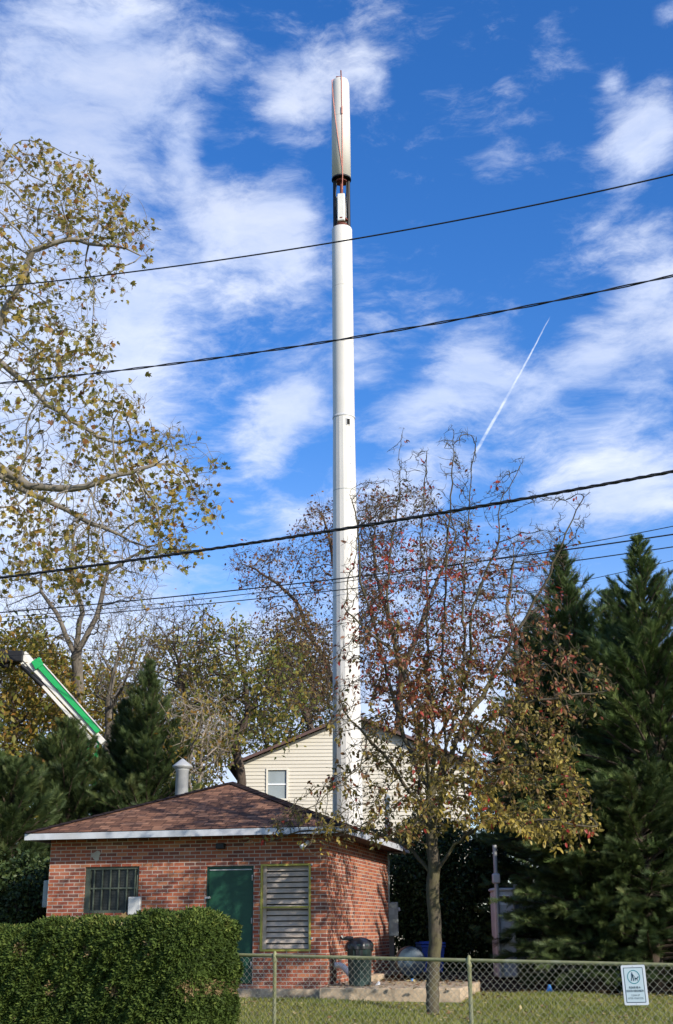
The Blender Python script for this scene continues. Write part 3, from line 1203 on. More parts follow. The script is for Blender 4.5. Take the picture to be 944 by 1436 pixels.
# ------------------------------------------------------------------ cream house
HY = 46.0
hl_ = at(333, 1072, HY)
hp = at(494, 1006, HY)
hr = at(655, 1071, HY)
xL, xR, xP = hl_.x, hr.x, (hl_.x + hr.x) / 2
zEv, zPk = (hl_.z + hr.z) / 2, hp.z
HG = .4
house = empty('siding_house', (xL, HY, HG), 'cream siding house with low dark gable roof behind the white pole', 'house')
HD = 11.0
b = MB()
LAP = .135
wnx0, wnx1 = at(376, 1090, HY).x, at(402, 1090, HY).x
wnz1, wnz0 = at(390, 1080, HY).z, at(390, 1120, HY).z
z = HG
while z < zPk - .02:
    z2 = min(z + LAP, zPk)

    def xa(zz):
        if zz <= zEv:
            return xL, xR
        f = (zz - zEv) / (zPk - zEv)
        return xL + (xP - xL) * f, xR + (xP - xR) * f
    a0, a1 = xa(z)
    b0, b1 = xa(z2)
    segs = [(a0, a1, b0, b1)]
    if z2 > wnz0 + .01 and z < wnz1 - .01:
        segs = [(a0, wnx0, b0, wnx0), (wnx1, a1, wnx1, b1)]
    for (p0_, p1_, q0_, q1_) in segs:
        b.face([(p0_, HY - .026, z), (p1_, HY - .026, z), (q1_, HY, z2), (q0_, HY, z2)])
        b.face([(p0_, HY, z), (p1_, HY, z), (p1_, HY - .026, z), (p0_, HY - .026, z)])
    z = z2
for X_ in (xL, xR):
    b.face([(X_, HY, HG), (X_, HY + HD, HG), (X_, HY + HD, zEv), (X_, HY, zEv)])
b.face([(xL, HY + HD, HG), (xR, HY + HD, HG), (xR, HY + HD, zEv), (xP, HY + HD, zPk), (xL, HY + HD, zEv)])
b.build('siding_wall', M_SIDING, house)
b = MB()
ov = .35
sl2 = (zPk - zEv) / (xP - xL)
for sgn, Xe in ((-1, xL), (1, xR)):
    e_ = Xe + sgn * ov
    b = b
    ze = zEv - sl2 * ov + .03
    zp = zPk + .03
    A = [Vector((e_, HY - ov, ze)), Vector((xP, HY - ov, zp)), Vector((xP, HY + HD + ov, zp)), Vector((e_, HY + HD + ov, ze))]
    T = [p + Z * .09 for p in A]
    b.face(T, [(0, 0), (0, 5), (12, 5), (12, 0)])
    b.face(A[::-1])
    b.face([A[0], A[1], T[1], T[0]])
    b.face([A[3], A[0], T[0], T[3]])
    b.face([A[2], A[3], T[3], T[2]])
b.build('gable_roof', M_SHINGLE2, house)
b = MB()
for sgn, Xe in ((-1, xL), (1, xR)):
    e_ = Xe + sgn * (ov - .1)
    ze = zEv - sl2 * (ov - .1)
    A = Vector((e_, HY - ov - .02, ze + .02))
    B_ = Vector((xP, HY - ov - .02, zPk + .02))
    b.face([A - Z * .02, B_ - Z * .02, B_ + Z * .09, A + Z * .09])
b.build('rake_board', M_BROWNTRIM, house)
for X_ in (xL + .06, xR - .06):
    b = MB()
    b.box((X_, HY - .03, (HG + zEv) / 2 - .05), (.12, .05, zEv - HG - .1))
    b.build('corner_trim', M_SIDETRIM, house)
b = MB()
tw = .07
b.box(((wnx0 + wnx1) / 2, HY - .03, wnz1 + tw / 2), (wnx1 - wnx0 + 2 * tw, .06, tw))
b.box(((wnx0 + wnx1) / 2, HY - .03, wnz0 - tw / 2), (wnx1 - wnx0 + 2 * tw, .06, tw))
for X_ in (wnx0 - tw / 2, wnx1 + tw / 2):
    b.box((X_, HY - .03, (wnz0 + wnz1) / 2), (tw, .06, wnz1 - wnz0))
hwn = b.build('window_frame', M_SIDETRIM, house)
b = MB()
b.box(((wnx0 + wnx1) / 2, HY + .02, (wnz0 + wnz1) / 2), (wnx1 - wnx0, .02, wnz1 - wnz0))
b.build('pane', M_CURTAIN, hwn)
b = MB()
b.box(((wnx0 + wnx1) / 2, HY - .001, (wnz0 + wnz1) / 2), (wnx1 - wnx0, .03, .05))
b.build('sash_bar', M_SIGNWHITE, hwn)

# ------------------------------------------------------------------ monopole
PY = 38.0
pb0 = at(488, 1165, PY)
ptp = at(477.5, 112, PY)


def pole_xy(z):
    f = (z - pb0.z) / (ptp.z - pb0.z)
    return Vector((pb0.x + (ptp.x - pb0.x) * f, PY, z))


def zpix(py, px=480):
    return at(px, py, PY).z


def width_r(px_w, py):
    d = at(480, py, PY)
    dep = (d - O).dot(CAMROT @ Vector((0, 0, -1)))
    return px_w * dep / F / 2


zb = .5
z1 = zpix(585)
z2 = zpix(322)
z3 = zpix(252)
z4 = zpix(113)
r_bot = width_r(44.5, 1150)
r_mid = width_r(30.5, 590)
r_up = width_r(28.5, 340)
r_can = width_r(26.5, 245)
print('pole', z1, z2, z3, z4, r_bot, r_mid, r_up, r_can)
pole = empty('cell_tower_pole', pole_xy(zb), 'tall white tapered monopole rising behind the brick building with open antenna bay near top', 'pole')


def lathe_on_pole(prof, seg, mat, name, parent, smooth=True, cap=True, ph=0.0):
    m = MB()
    k = len(m.v)
    for (r, z_) in prof:
        c_ = pole_xy(z_)
        for j in range(seg):
            a = 2 * math.pi * j / seg + ph
            m.v.append((c_.x + r * math.cos(a), c_.y + r * math.sin(a), z_))
    for i in range(len(prof) - 1):
        for j in range(seg):
            j2 = (j + 1) % seg
            m.f.append((i * seg + j, i * seg + j2, (i + 1) * seg + j2, (i + 1) * seg + j))
            m.uv.append(None)
            m.sm.append(smooth)
    if cap:
        m.face([m.v[j] for j in range(seg)][::-1])
        m.face([m.v[(len(prof) - 1) * seg + j] for j in range(seg)])
    return m.build(name, mat, parent)


# the fluted tapered shaft: 18 facets
nsec = 14
zj = zpix(838)
prof = []
for i in range(nsec + 1):
    z_ = zb + (z1 - .05 - zb) * i / nsec
    f = (z_ - zb) / (z1 - zb)
    prof.append((r_bot * 1.03 + (r_mid - r_bot * 1.03) * f, z_))
lathe_on_pole(prof, 18, M_POLE_WHITE, 'tapered_shaft', pole, smooth=False, ph=.09)
# slip joint ring
fz = (zj - zb) / (z1 - zb)
rj = r_bot * 1.03 + (r_mid - r_bot * 1.03) * fz
lathe_on_pole([(rj + .004, zj - .02), (rj + .012, zj), (rj + .006, zj + .02)], 18, M_PLASTIC_GREY, 'slip_joint', pole, smooth=False, cap=False, ph=.09)
lathe_on_pole([(r_mid + .014, z1 - .07), (r_mid + .014, z1), (r_up, z1 + .005)], 36, M_PLASTIC_GREY, 'shaft_collar', pole, cap=False)
for py_ in (690, 965):
    zz_ = zpix(py_)
    f_ = (zz_ - zb) / (z1 - zb)
    rr_ = r_bot * 1.03 + (r_mid - r_bot * 1.03) * f_
    lathe_on_pole([(rr_ + .002, zz_ - .012), (rr_ + .005, zz_), (rr_ + .002, zz_ + .012)], 18, M_GREYBOX, 'shaft_seam', pole, smooth=False, cap=False, ph=.09)
zs1, zs2 = zpix(484), zpix(405)
lathe_on_pole([(r_up + .006, z1 + .004), (r_up + .006, zs1 - .012)], 48, M_POLE_WHITE, 'shroud_panel', pole)
lathe_on_pole([(r_up + .004, zs1), (r_up + .004, zs2 - .012)], 48, M_POLE_WHITE, 'shroud_panel', pole)
lathe_on_pole([(r_up, zs2), (r_up, z2 - .03), (r_up - .012, z2)], 48, M_POLE_WHITE, 'shroud_panel', pole)
lathe_on_pole([(r_up - .02, z1), (r_up - .02, z2 - .02)], 24, M_PLASTIC_GREY, 'inner_core', pole)
# hand hole
zh = zpix(597)
ch = pole_xy(zh)
fh = (zh - zb) / (z1 - zb)
rh = r_bot * 1.03 + (r_mid - r_bot * 1.03) * fh
m = MB()
dirh = Vector((.42, -1, 0)).normalized()
rot = Matrix.Rotation(math.atan2(dirh.y, dirh.x) + math.pi / 2, 3, 'Z')
m.box(ch + dirh * (rh + .0), (.15, .03, .26), rot, .01)
m.build('port_frame', M_PLASTIC_GREY, pole)
m = MB()
m.box(ch + dirh * (rh + .008), (.10, .03, .20), rot)
m.build('port_opening', M_DARKIN, pole)
# rungs / bolts up the facets
for k in range(22):
    m = MB()
    z_ = zb + 3.2 + k * .62
    if z_ > z1 - 1:
        break
    f = (z_ - zb) / (z1 - zb)
    r_ = r_bot * 1.03 + (r_mid - r_bot * 1.03) * f
    c_ = pole_xy(z_)
    m.box(c_ + Vector((.55, -.83, 0)).normalized() * (r_ + .0), (.03, .03, .04))
    m.build('step_bolt', M_PLASTIC_GREY, pole)
# open antenna bay
bay0, bay1 = z2 - .05, z3 + .9
m = MB()
for k in range(3):
    a = (0.12, math.pi - .12, math.pi / 2)[k]
    off = Vector((math.cos(a), math.sin(a), 0)) * (r_can * .74)
    m.tube([pole_xy(bay0) + off, pole_xy(bay1) + off], .06, 8)
m.build('bay_standoff', M_BLACK, pole)
m = MB()
m.tube([pole_xy(bay0), pole_xy(bay1)], .06, 10)
m.build('bay_core', M_RUST, pole)
zA0, zA1 = zpix(313), zpix(275)
for k, a in enumerate((-1.72, .9, 2.3)):
    off = Vector((math.cos(a), math.sin(a), 0)) * (r_can * .42)
    m = MB()
    c_ = pole_xy((zA0 + zA1) / 2) + off
    m.box(c_, (.27, .12, zA1 - zA0), Matrix.Rotation(a + math.pi / 2, 3, 'Z'), .025)
    m.build('panel_antenna', M_LIFTWHITE, pole)
m = MB()
for k in range(7):
    a = (-.25, .1, .35, 2.8, 3.1, 3.35, 1.5)[k]
    p_ = []
    for i in range(7):
        z_ = bay0 + (bay1 - bay0) * i / 6
        rr = r_can * (.62 + .10 * math.sin(i * 1.3 + k))
        p_.append(pole_xy(z_) + Vector((math.cos(a + .04 * i), math.sin(a + .04 * i), 0)) * rr)
    m.tube(p_, .026, 6)
m.build('coax_cables', M_BLACK, pole)
for zz in (z2 + .12, z2 + .35, z3 - .12):
    m = MB()
    m.lathe(pole_xy(zz), [(r_can * .62, 0), (r_can * .62, .05)], 20)
    m.build('bay_ring', M_RUST, pole)
# raised canister: hollow, open at the bottom
zc_mid = zpix(168)
lathe_on_pole([(r_can - .03, z3 + .6), (r_can - .03, z3), (r_can, z3), (r_can, zc_mid)], 48, M_POLE_WHITE, 'canister_lower', pole, cap=False)
lathe_on_pole([(r_can - .004, zc_mid + .012), (r_can - .014, z4 - .25), (r_can - .05, z4 - .06), (r_can - .16, z4), (0.01, z4 + .02)], 48, M_POLE_WHITE, 'canister_upper', pole)
m = MB()
m.lathe(pole_xy(z3 + .55), [(r_can - .035, 0), (r_can - .035, .05)], 36)
m.build('canister_deck', M_BLACK, pole)
m = MB()
m.lathe(pole_xy(z3 - .03), [(r_can + .012, 0), (r_can + .012, .05), (r_can - .04, .05), (r_can - .04, 0.0), (r_can + .012, 0)], 48, cap=False)
m.build('canister_rim', M_BLACK, pole)
# lifting straps and lug
m = MB()
fr_ = lambda a, z_, r_: pole_xy(z_) + Vector((math.cos(a), math.sin(a), 0)) * r_
zk = z4 - .1
m.tube([fr_(-1.45, z4 + .1, r_can * .45), fr_(-1.45, zk, r_can + .004), fr_(-1.45, zc_mid, r_can + .012), fr_(-1.45, z3 - .03, r_can + .02), pole_xy(zA1 + .15) + Vector((.02, -.2, 0))], .014, 6)
m.tube([fr_(-2.9, z4 + .1, r_can * .45), fr_(-2.75, zk, r_can + .004)] + [fr_(-2.75 + 1.25 * t_ / 5, zk + (z3 + .3 - zk) * t_ / 5, r_can + .014) for t_ in range(1, 6)] + [fr_(-1.47, z3 - .03, r_can + .02)], .014, 6)
m.build('lifting_strap', M_REDSTRAP, pole)
m = MB()
m.box(pole_xy(z4 + .10) + Vector((-.06, 0, 0)), (.22, .10, .16), 0, .02)
m.tube([pole_xy(z4) + Vector((.03, -.05, 0)), pole_xy(z4 + .42) + Vector((.02, -.05, 0))], .025, 8)
m.build('lifting_lug', M_RUST, pole)
m = MB()
m.box(fr_(-1.45, zpix(163), r_can + .03), (.05, .05, .34), 0, .01)
m.build('strap_buckle', M_REDSTRAP, pole)

# ------------------------------------------------------------------ overhead cables
def cable(pts, Y0, Y1, r, strands, pitch, label, name='overhead_cable'):
    """pts in photo pixels; the run gets nearer to the right"""
    P = []
    n = len(pts)
    # smooth quadratic through pixel points
    px = np.array([p[0] for p in pts], float)
    py = np.array([p[1] for p in pts], float)
    co = np.polyfit(px, py, 2 if n > 3 else 1)
    # true run in plan: straight line
    A = at(0, np.polyval(co, 0), Y0)
    B = at(944, np.polyval(co, 944), Y1)
    pl_n = Vector((B.y - A.y, -(B.x - A.x), 0)).normalized()
    core = []
    for x in np.linspace(-20, 964, 60):
        core.append(hit(x, float(np.polyval(co, x)), A, pl_n))
    # carry on beyond both edges of the view with the same sag
    d0 = (core[0] - core[3]) / 3
    d1 = (core[-1] - core[-4]) / 3
    c0_, c1_ = (core[0] - core[1]), (core[-1] - core[-2])
    L = []
    for i in range(16, 0, -1):
        L.append(core[0] + d0 * i * 3 + Z * (.0035 * (i * 3 * d0.length) ** 2))
    Rr = []
    for i in range(1, 17):
        Rr.append(core[-1] + d1 * i * 3 + Z * (.0035 * (i * 3 * d1.length) ** 2))
    pts3 = L + core + Rr
    m = MB()
    if strands == 1:
        m.tube(pts3, r, 6)
    else:
        dens = []
        for a, b_ in zip(pts3[:-1], pts3[1:]):
            k = max(1, int((b_ - a).length / .07))
            for i in range(k):
                dens.append(a.lerp(b_, i / k))
        dens.append(pts3[-1])
        acc = 0
        tw = [0]
        for a, b_ in zip(dens[:-1], dens[1:]):
            acc += (b_ - a).length
            tw.append(acc)
        hd_ = (pts3[-1] - pts3[0]).normalized()
        sd_ = hd_.cross(Z).normalized()
        for s_ in range(strands):
            path = []
            for p, t_ in zip(dens, tw):
                a = 2 * math.pi * (t_ / pitch + s_ / strands)
                path.append(p + (Z * math.cos(a) + sd_ * math.sin(a)) * r * 1.15)
            m.tube(path, r, 5)
    o = m.build(name, M_CABLE)
    tag(o, label, 'cable', 'overhead cables crossing the view')


cable([(0, 402), (210, 378), (465, 341), (700, 297), (944, 245)], 16.0, 12.0, .0105, 1, 1, 'highest single black overhead cable crossing just below the antenna bay')
cable([(0, 537), (180, 519), (370, 493), (500, 472), (700, 437), (850, 407), (944, 387)], 16.0, 12.0, .0085, 2, 1.1, 'second black overhead cable from the top, visibly twisted')
cable([(0, 811), (240, 776), (470, 745), (640, 716), (830, 682), (944, 661)], 16.2, 12.2, .0105, 3, .5, 'thick black bundled overhead cable crossing the pole at mid height')
cable([(0, 860), (200, 839), (464, 814), (700, 784), (944, 749)], 34, 26, .0165, 1, 1, 'distant overhead cable just below the thick bundled cable')
cable([(0, 866), (220, 846), (464, 819), (800, 765), (944, 738)], 34.6, 26.6, .010, 1, 1, 'thin distant overhead cable that meets the right edge highest of the far ones')
cable([(0, 873), (200, 853), (464, 829), (700, 802), (944, 766)], 35.2, 27.2, .013, 1, 1, 'distant overhead cable, third of the far group crossing the pole')
cable([(0, 921), (200, 904), (464, 878), (700, 838), (925, 790)], 35.6, 27.8, .008, 1, 1, 'lowest and thinnest distant overhead cable above the left conifers')

# ------------------------------------------------------------------ boom lift
LY = 36.0
bl = empty('boom_lift', (at(150, 1330, LY).x, LY, .5), 'green and white boom lift arm reaching over the left conifers', 'boom lift')


def LP(px, py, dy=0):
    return at(px, py, LY + dy)


def beam(mb, A, B, w_, h_, bevel=.01):
    d = (B - A)
    L = d.length
    d.normalize()
    y_ = Vector((0, 1, 0))
    y_ = (y_ - d * y_.dot(d)).normalized()
    z_ = d.cross(y_)
    rot = Matrix((d, y_, z_)).transposed()
    mb.box((A + B) / 2, (L, w_, h_), rot, bevel)


m = MB()
beam(m, LP(33, 921), LP(146, 1042), .26, .17)
beam(m, LP(28, 926), LP(136, 1046), .20, .10)
m.build('boom_tube', M_LIFTWHITE, bl)
m = MB()
beam(m, LP(53, 930, -.16), LP(139, 1026, -.16), .06, .19)
beam(m, LP(50, 925, -.16), LP(56, 936, -.16), .10, .28)
m.build('boom_cover', M_LIFTGREEN, bl)
m = MB()
beam(m, LP(61, 931, -.2), LP(144, 1025, -.2), .03, .035, .004)
m.build('cover_edge', M_LIFTWHITE, bl)
m = MB()
P = [LP(26, 914, -.06), LP(37, 914, -.06), LP(54, 934, -.06), LP(60, 948, -.06), LP(45, 944, -.06), LP(34, 930, -.06)]
m.face(P[::-1])
m.face([p + Vector((0, .3, 0)) for p in P])
for i in range(6):
    a, b_ = P[i], P[(i + 1) % 6]
    m.face([a, b_, b_ + Vector((0, .3, 0)), a + Vector((0, .3, 0))])
m.build('knuckle_plate', M_LIFTWHITE, bl)
m = MB()
m.box(LP(20, 922), (.62, .42, .34), 0, .03)
m.box(LP(8, 922), (.22, .6, .42), 0, .03)
beam(m, LP(5, 913), LP(5, 936), .12, .12)
beam(m, LP(-2, 930), LP(12, 934), .2, .12)
m.tube([LP(30, 933, -.1), LP(60, 962, -.1)], .07, 10)
m.build('rotator', M_BLACK, bl)
m = MB()
m.tube([LP(34, 930, .05), LP(62, 962, .05)], .10, 10)
m.tube([LP(38, 936, -.02), LP(58, 956, -.02)], .13, 10)
m.build('slave_cylinder', M_BLACK, bl)
bsk = LP(-62, 935)
m = MB()
for zz in (0, .5, 1.0):
    for a, b_ in (((-.9, -.4), (.9, -.4)), ((.9, -.4), (.9, .4)), ((.9, .4), (-.9, .4)), ((-.9, .4), (-.9, -.4))):
        m.tube([bsk + Vector((a[0], a[1], zz)), bsk + Vector((b_[0], b_[1], zz))], .022, 6)
for a in ((-.9, -.4), (.9, -.4), (.9, .4), (-.9, .4), (0, -.4), (0, .4)):
    m.tube([bsk + Vector((a[0], a[1], 0)), bsk + Vector((a[0], a[1], 1.0))], .022, 6)
m.box(bsk + Vector((0, 0, -.02)), (1.8, .8, .04))
m.build('basket', M_LIFTGREEN, bl)
# green riser behind the conifers and the chassis
m = MB()
tA, tB = LP(132, 1030), LP(122, 1075)
for s_ in (-.14, .14):
    beam(m, tA + Vector((s_, 0, 0)), Vector((tA.x + s_ - .1, LY, 2.2)), .08, .08)
for i in range(10):
    z_ = 2.4 + i * .45
    m.tube([(tA.x - .2, LY, z_), (tA.x + .14, LY, z_ + .45)], .03, 6)
m.build('riser', M_LIFTGREEN, bl)
m = MB()
m.box((tA.x - .1, LY, 1.75), (1.2, 1.6, 1.0), 0, .08)
m.box((tA.x - .1, LY, 1.05), (2.6, 1.7, .4), 0, .05)
m.build('chassis', M_LIFTGREEN, bl)
for sx in (-1, 1):
    for sy in (-1, 1):
        m = MB()
        m.lathe((tA.x - .1 + sx * 1.0, LY + sy * .85 - .15, .95), [(0, 0), (.2, 0), (.42, .0), (.45, .05), (.45, .25), (.42, .3), (0, .3)], 24, axis=(0, 1, 0))
        m.build('wheel', M_BLACK, bl)

# ------------------------------------------------------------------ equipment compound behind the shrub
cz = at(706, 1330, 27).z
cpos = Vector((at(706, 1300, 27).x, 27, .5))
cab = empty('equipment_cabinet', cpos, 'white equipment cabinet with a red and white notice seen through the conifers', 'cabinet')
ch_ = at(706, 1250, 27).z - .5
m = MB()
m.box(cpos + Z * (ch_ / 2), (.42, .7, ch_), 0, .02)
m.box(cpos + Z * (ch_ + .03), (.48, .78, .06), 0, .02)
m.build('cabinet_body', M_CABWHITE, cab)
m = MB()
m.box(cpos + Vector((0.0, -.358, ch_ - .18)), (.22, .012, .2))
m.build('notice', M_SIGNWHITE, cab)
m = MB()
m.box(cpos + Vector((0.0, -.366, ch_ - .14)), (.20, .008, .07))
m.build('notice_band', M_RUST, cab)
m = MB()
m.box(cpos + Vector((.17, -.36, ch_ * .5)), (.02, .03, .25), 0, .005)
m.build('door_handle', M_STEEL, cab)
pq = Vector((at(699, 1300, 26.6).x, 26.6, .5))
m = MB()
m.tube([pq, Vector((pq.x, 26.6, at(700, 1185, 26.6).z))], .045, 10)
po = empty('steel_post', pq, 'slim galvanized steel post with a clamp in front of the white cabinet', 'post')
m.build('post_tube', M_STEEL, po)
m = MB()
zc_ = at(700, 1232, 26.6).z
m.box((pq.x, 26.6, zc_), (.16, .14, .2), 0, .02)
m.build('clamp', M_PLASTIC_GREY, po)
# slatted metal fence receding to the right
fen = empty('slatted_fence', (cpos.x + .3, 27.2, .5), 'pale grey slatted metal fence beside the white cabinet under the conifers', 'fence')
m = MB()
A = Vector((cpos.x + .35, 27.3, .5))
D = Vector((.80, .60, 0)).normalized()
ht = at(722, 1245, 27).z - .5
for k in range(30):
    p = A + D * (k * .13)
    m.box(p + Z * (ht / 2), (.10, .02, ht - .1), Matrix.Rotation(math.atan2(D.y, D.x), 3, 'Z'))
m.build('slats', M_PLASTIC_GREY, fen)
m = MB()
for zz in (.3, ht - .25):
    m.tube([A + Z * zz + Vector((0, .04, 0)), A + D * 3.9 + Z * zz + Vector((0, .04, 0))], .03, 8)
m.build('rails', M_STEEL, fen)
for k in range(3):
    m = MB()
    p = A + D * (k * 1.9) + Vector((.0, .09, 0))
    m.tube([p, p + Z * (ht + .08)], .04, 8)
    m.build('post', M_STEEL, fen)

# ------------------------------------------------------------------ chain link fence
FA = Vector((at(330, 1337, 14.1).x, 14.1, 0))
FB = Vector((at(944, 1352, 11.7).x, 11.7, 0))
fd = (FB - FA).normalized()
railA = at(345, 1339, FA.y).z
railB = at(944, 1353.5, FB.y).z
RZ = (railA + railB) / 2
print('rail', railA, railB)
F0 = FA - fd * 3.2
F1 = FB + fd * 4.0
FLEN = (F1 - F0).length
fnce = empty('chain_link_fence', F0, 'green painted chain link fence with a top rail across the lawn', 'fence')
m = MB()


def railz(t_):
    p = F0 + fd * t_
    f = (p - FA).dot(fd) / (FB - FA).length
    return railA + (railB - railA) * f


m.tube([F0 + fd * t_ + Z * railz(t_) for t_ in (0, FLEN * .25, FLEN * .5, FLEN * .75, FLEN)], .0185, 12)
m.build('top_rail', M_RAIL, fnce)
posts = []
for px_ in (385, 660):
    c_ = hit(px_, 1400, FA, Vector((-fd.y, fd.x, 0)))
    posts.append((c_ - F0).dot(fd))
gap = posts[1] - posts[0]
tl = sorted(posts + [posts[0] - gap, posts[1] + gap])
for t_ in tl:
    if t_ < 0 or t_ > FLEN:
        continue
    m = MB()
    p = F0 + fd * t_
    zt = railz(t_)
    m.tube([p - Z * .05, p + Z * (zt - .015)], .0205, 12)
    o_ = m.build('post', M_RAIL, fnce)
    m = MB()
    m.lathe(p + Z * (zt - .03), [(.026, -.03), (.026, .045), (.020, .055), (.012, .075), (.0, .08)], 14)
    m.build('post_cap', M_RAIL, o_)
# woven wire: zigzag strands
CW = .0355
Vc, Fc = [], []
WR = .0021
nrm_f = Vector((-fd.y, fd.x, 0))
H0, step = .03, .0355
n_str = int(FLEN / (2 * CW))
crown = np.random.default_rng(5)


def add_strand(path):
    k = len(Vc)
    for p in path:
        Vc.append(p + nrm_f * WR)
        Vc.append(p - nrm_f * WR * .5 + fd * WR)
        Vc.append(p - nrm_f * WR * .5 - fd * WR)
    for i in range(len(path) - 1):
        for j in range(3):
            Fc.append((k + i * 3 + j, k + i * 3 + (j + 1) % 3, k + (i + 1) * 3 + (j + 1) % 3, k + (i + 1) * 3 + j))


for s_ in range(n_str):
    t0 = s_ * 2 * CW
    path = []
    zt = railz(t0) + .012
    z_ = H0
    i = 0
    while z_ < zt:
        off = (CW + .0035) if i % 2 else -.0035
        wob = .002 * math.sin(t0 * 3 + z_ * 4)
        path.append(F0 + fd * (t0 + off + wob) + Z * z_ - nrm_f * (.024 + (.003 if (i % 2) else -.003)))
        z_ += step
        i += 1
    add_strand(path)
    # mirrored strand so that diamonds close
    path = []
    z_ = H0
    i = 0
    while z_ < zt:
        off = (CW - .0035) if i % 2 else 2 * CW + .0035
        path.append(F0 + fd * (t0 + off) + Z * z_ - nrm_f * (.024 - (.003 if (i % 2) else -.003)))
        z_ += step
        i += 1
    add_strand(path)
np_mesh('wire_mesh', [tuple(v) for v in Vc], Fc, M_CHAIN, fnce)

# sign on the fence
sc_ = hit(892, 1381, FA, Vector((-fd.y, fd.x, 0))) - nrm_f * .04
spx = 1.0
dep = (sc_ - O).dot(CAMROT @ Vector((0, 0, -1)))
SW, SH = 34.5 * dep / F, 51.5 * dep / F * 1.02
sgn = empty('fence_sign', sc_, 'white and aqua dog notice hung slightly tilted on the chain link fence', 'sign')
u_ = (fd * math.cos(R(2)) + Z * math.sin(R(2))).normalized()
nf = -nrm_f if nrm_f.y > 0 else nrm_f
v_ = nf.cross(u_) if nf.cross(u_).z > 0 else u_.cross(nf)
u_ = (u_ - v_ * u_.dot(v_)).normalized()


def SP(a, b_, off):
    return sc_ + u_ * a + v_ * b_ + nf * off


def rrect(hw_, hh_, r_, off, n=5):
    P = []
    for cx, cy, a0 in ((hw_ - r_, hh_ - r_, 0), (-hw_ + r_, hh_ - r_, 90), (-hw_ + r_, -hh_ + r_, 180), (hw_ - r_, -hh_ + r_, 270)):
        for i in range(n):
            a = R(a0 + 90 * i / (n - 1))
            P.append(SP(cx + r_ * math.cos(a), cy + r_ * math.sin(a), off))
    return P


m = MB()
P = rrect(SW / 2, SH / 2, .014, .003)
Q = rrect(SW / 2, SH / 2, .014, 0)
m.face(P)
m.face(Q[::-1])
for i in range(len(P)):
    m.face([Q[i], Q[(i + 1) % len(P)], P[(i + 1) % len(P)], P[i]])
plate = m.build('sign_plate', M_SIGNWHITE, sgn)
m = MB()
m.face(rrect(SW / 2 - .021, SH / 2 - .021, .007, .0040))
m.build('sign_border', M_SIGNDARK, plate)
m = MB()
m.face(rrect(SW / 2 - .0265, SH / 2 - .0265, .005, .0048))
m.build('sign_field', M_SIGN, plate)
m = MB()
cy_ = SH * .20
ro, ri = SW * .265, SW * .235
for i in range(40):
    a, b_ = 2 * math.pi * i / 40, 2 * math.pi * (i + 1) / 40
    m.face([SP(ri * math.cos(a), cy_ + ri * math.sin(a), .0058), SP(ro * math.cos(a), cy_ + ro * math.sin(a), .0058),
            SP(ro * math.cos(b_), cy_ + ro * math.sin(b_), .0058), SP(ri * math.cos(b_), cy_ + ri * math.sin(b_), .0058)])
m.build('sign_ring', M_SIGNTEAL, plate)
m = MB()
k_ = SW / 2 * .42


def glyph(pts):
    m.face([SP(a * k_, cy_ + b_ * k_, .0064) for a, b_ in pts])


glyph([(-.33, .95 - .1), (-.2, .93 - .1), (-.16, .80 - .1), (-.24, .70 - .1), (-.36, .74 - .1), (-.4, .86 - .1)])
glyph([(-.42, .58), (-.12, .56), (-.08, .1), (-.38, .05)])
glyph([(-.38, .08), (-.22, .08), (-.48, -.75), (-.62, -.72)])
glyph([(-.26, .08), (-.08, .1), (.02, -.3), (-.02, -.72), (-.16, -.72), (-.12, -.3)])
glyph([(-.12, .5), (.2, .12), (.14, .06), (-.16, .36)])
glyph([(.18, .14), (.24, .12), (.42, -.22), (.36, -.24)])
glyph([(.22, -.18), (.75, -.16), (.72, -.40), (.22, -.42)])
glyph([(.70, -.16), (.82, .10), (1.0, .04), (1.02, -.06), (.86, -.14), (.76, -.3)])
glyph([(.22, -.40), (.32, -.42), (.28, -.72), (.20, -.72)])
glyph([(.62, -.40), (.72, -.40), (.72, -.72), (.64, -.72)])
glyph([(.24, -.2), (.10, -.02), (.14, -.02), (.28, -.16)])
m.build('sign_pictogram', M_SIGNDARK, plate)


def sign_text(s, yy, size, mat, bold=0.0):
    cu = bpy.data.curves.new('sign_text', 'FONT')
    cu.body = s
    cu.size = size
    cu.align_x = 'CENTER'
    cu.offset = bold
    cu.space_character = 1.05
    tmp = bpy.data.objects.new('tmp', cu)
    COL.objects.link(tmp)
    dg = bpy.context.evaluated_depsgraph_get()
    me = bpy.data.meshes.new_from_object(tmp.evaluated_get(dg))
    bpy.data.objects.remove(tmp)
    for vv in me.vertices:
        vv.co = SP(vv.co.x * .74, yy + vv.co.y, .0068)
    me.materials.clear()
    me.name = 'sign_text'
    link_mesh('sign_text', me, mat, plate, True)


sign_text('PLEASE BE A', -SH * .085, .025, M_SIGNDARK, .0006)
sign_text('GOOD NEIGHBOR', -SH * .17, .025, M_SIGNDARK, .0006)
sign_text('CLEAN UP', -SH * .275, .022, M_SIGNDARK)
sign_text('AFTER YOUR DOG', -SH * .350, .022, M_SIGNDARK)
for b_ in (-1, 1):
    m = MB()
    m.lathe(SP(0, b_ * (SH / 2 - .011), .003), [(.0035, 0), (.003, .002), (0, .0025)], 8, axis=nf)
    m.build('sign_screw', M_STEEL, plate)

# ------------------------------------------------------------------ vegetation helpers
def unit(a):
    return a / np.maximum(np.linalg.norm(a, axis=-1, keepdims=True), 1e-9)


def pix_to_world(px, py, Y):
    """vectorised: photo pixels and forward distance to points"""
    Rm = np.array(CAMROT)
    d = np.stack([px - 472, 718 - py, np.full_like(px, -F)], -1) @ Rm.T
    return np.array(O) + d * (Y / d[:, 1])[:, None]


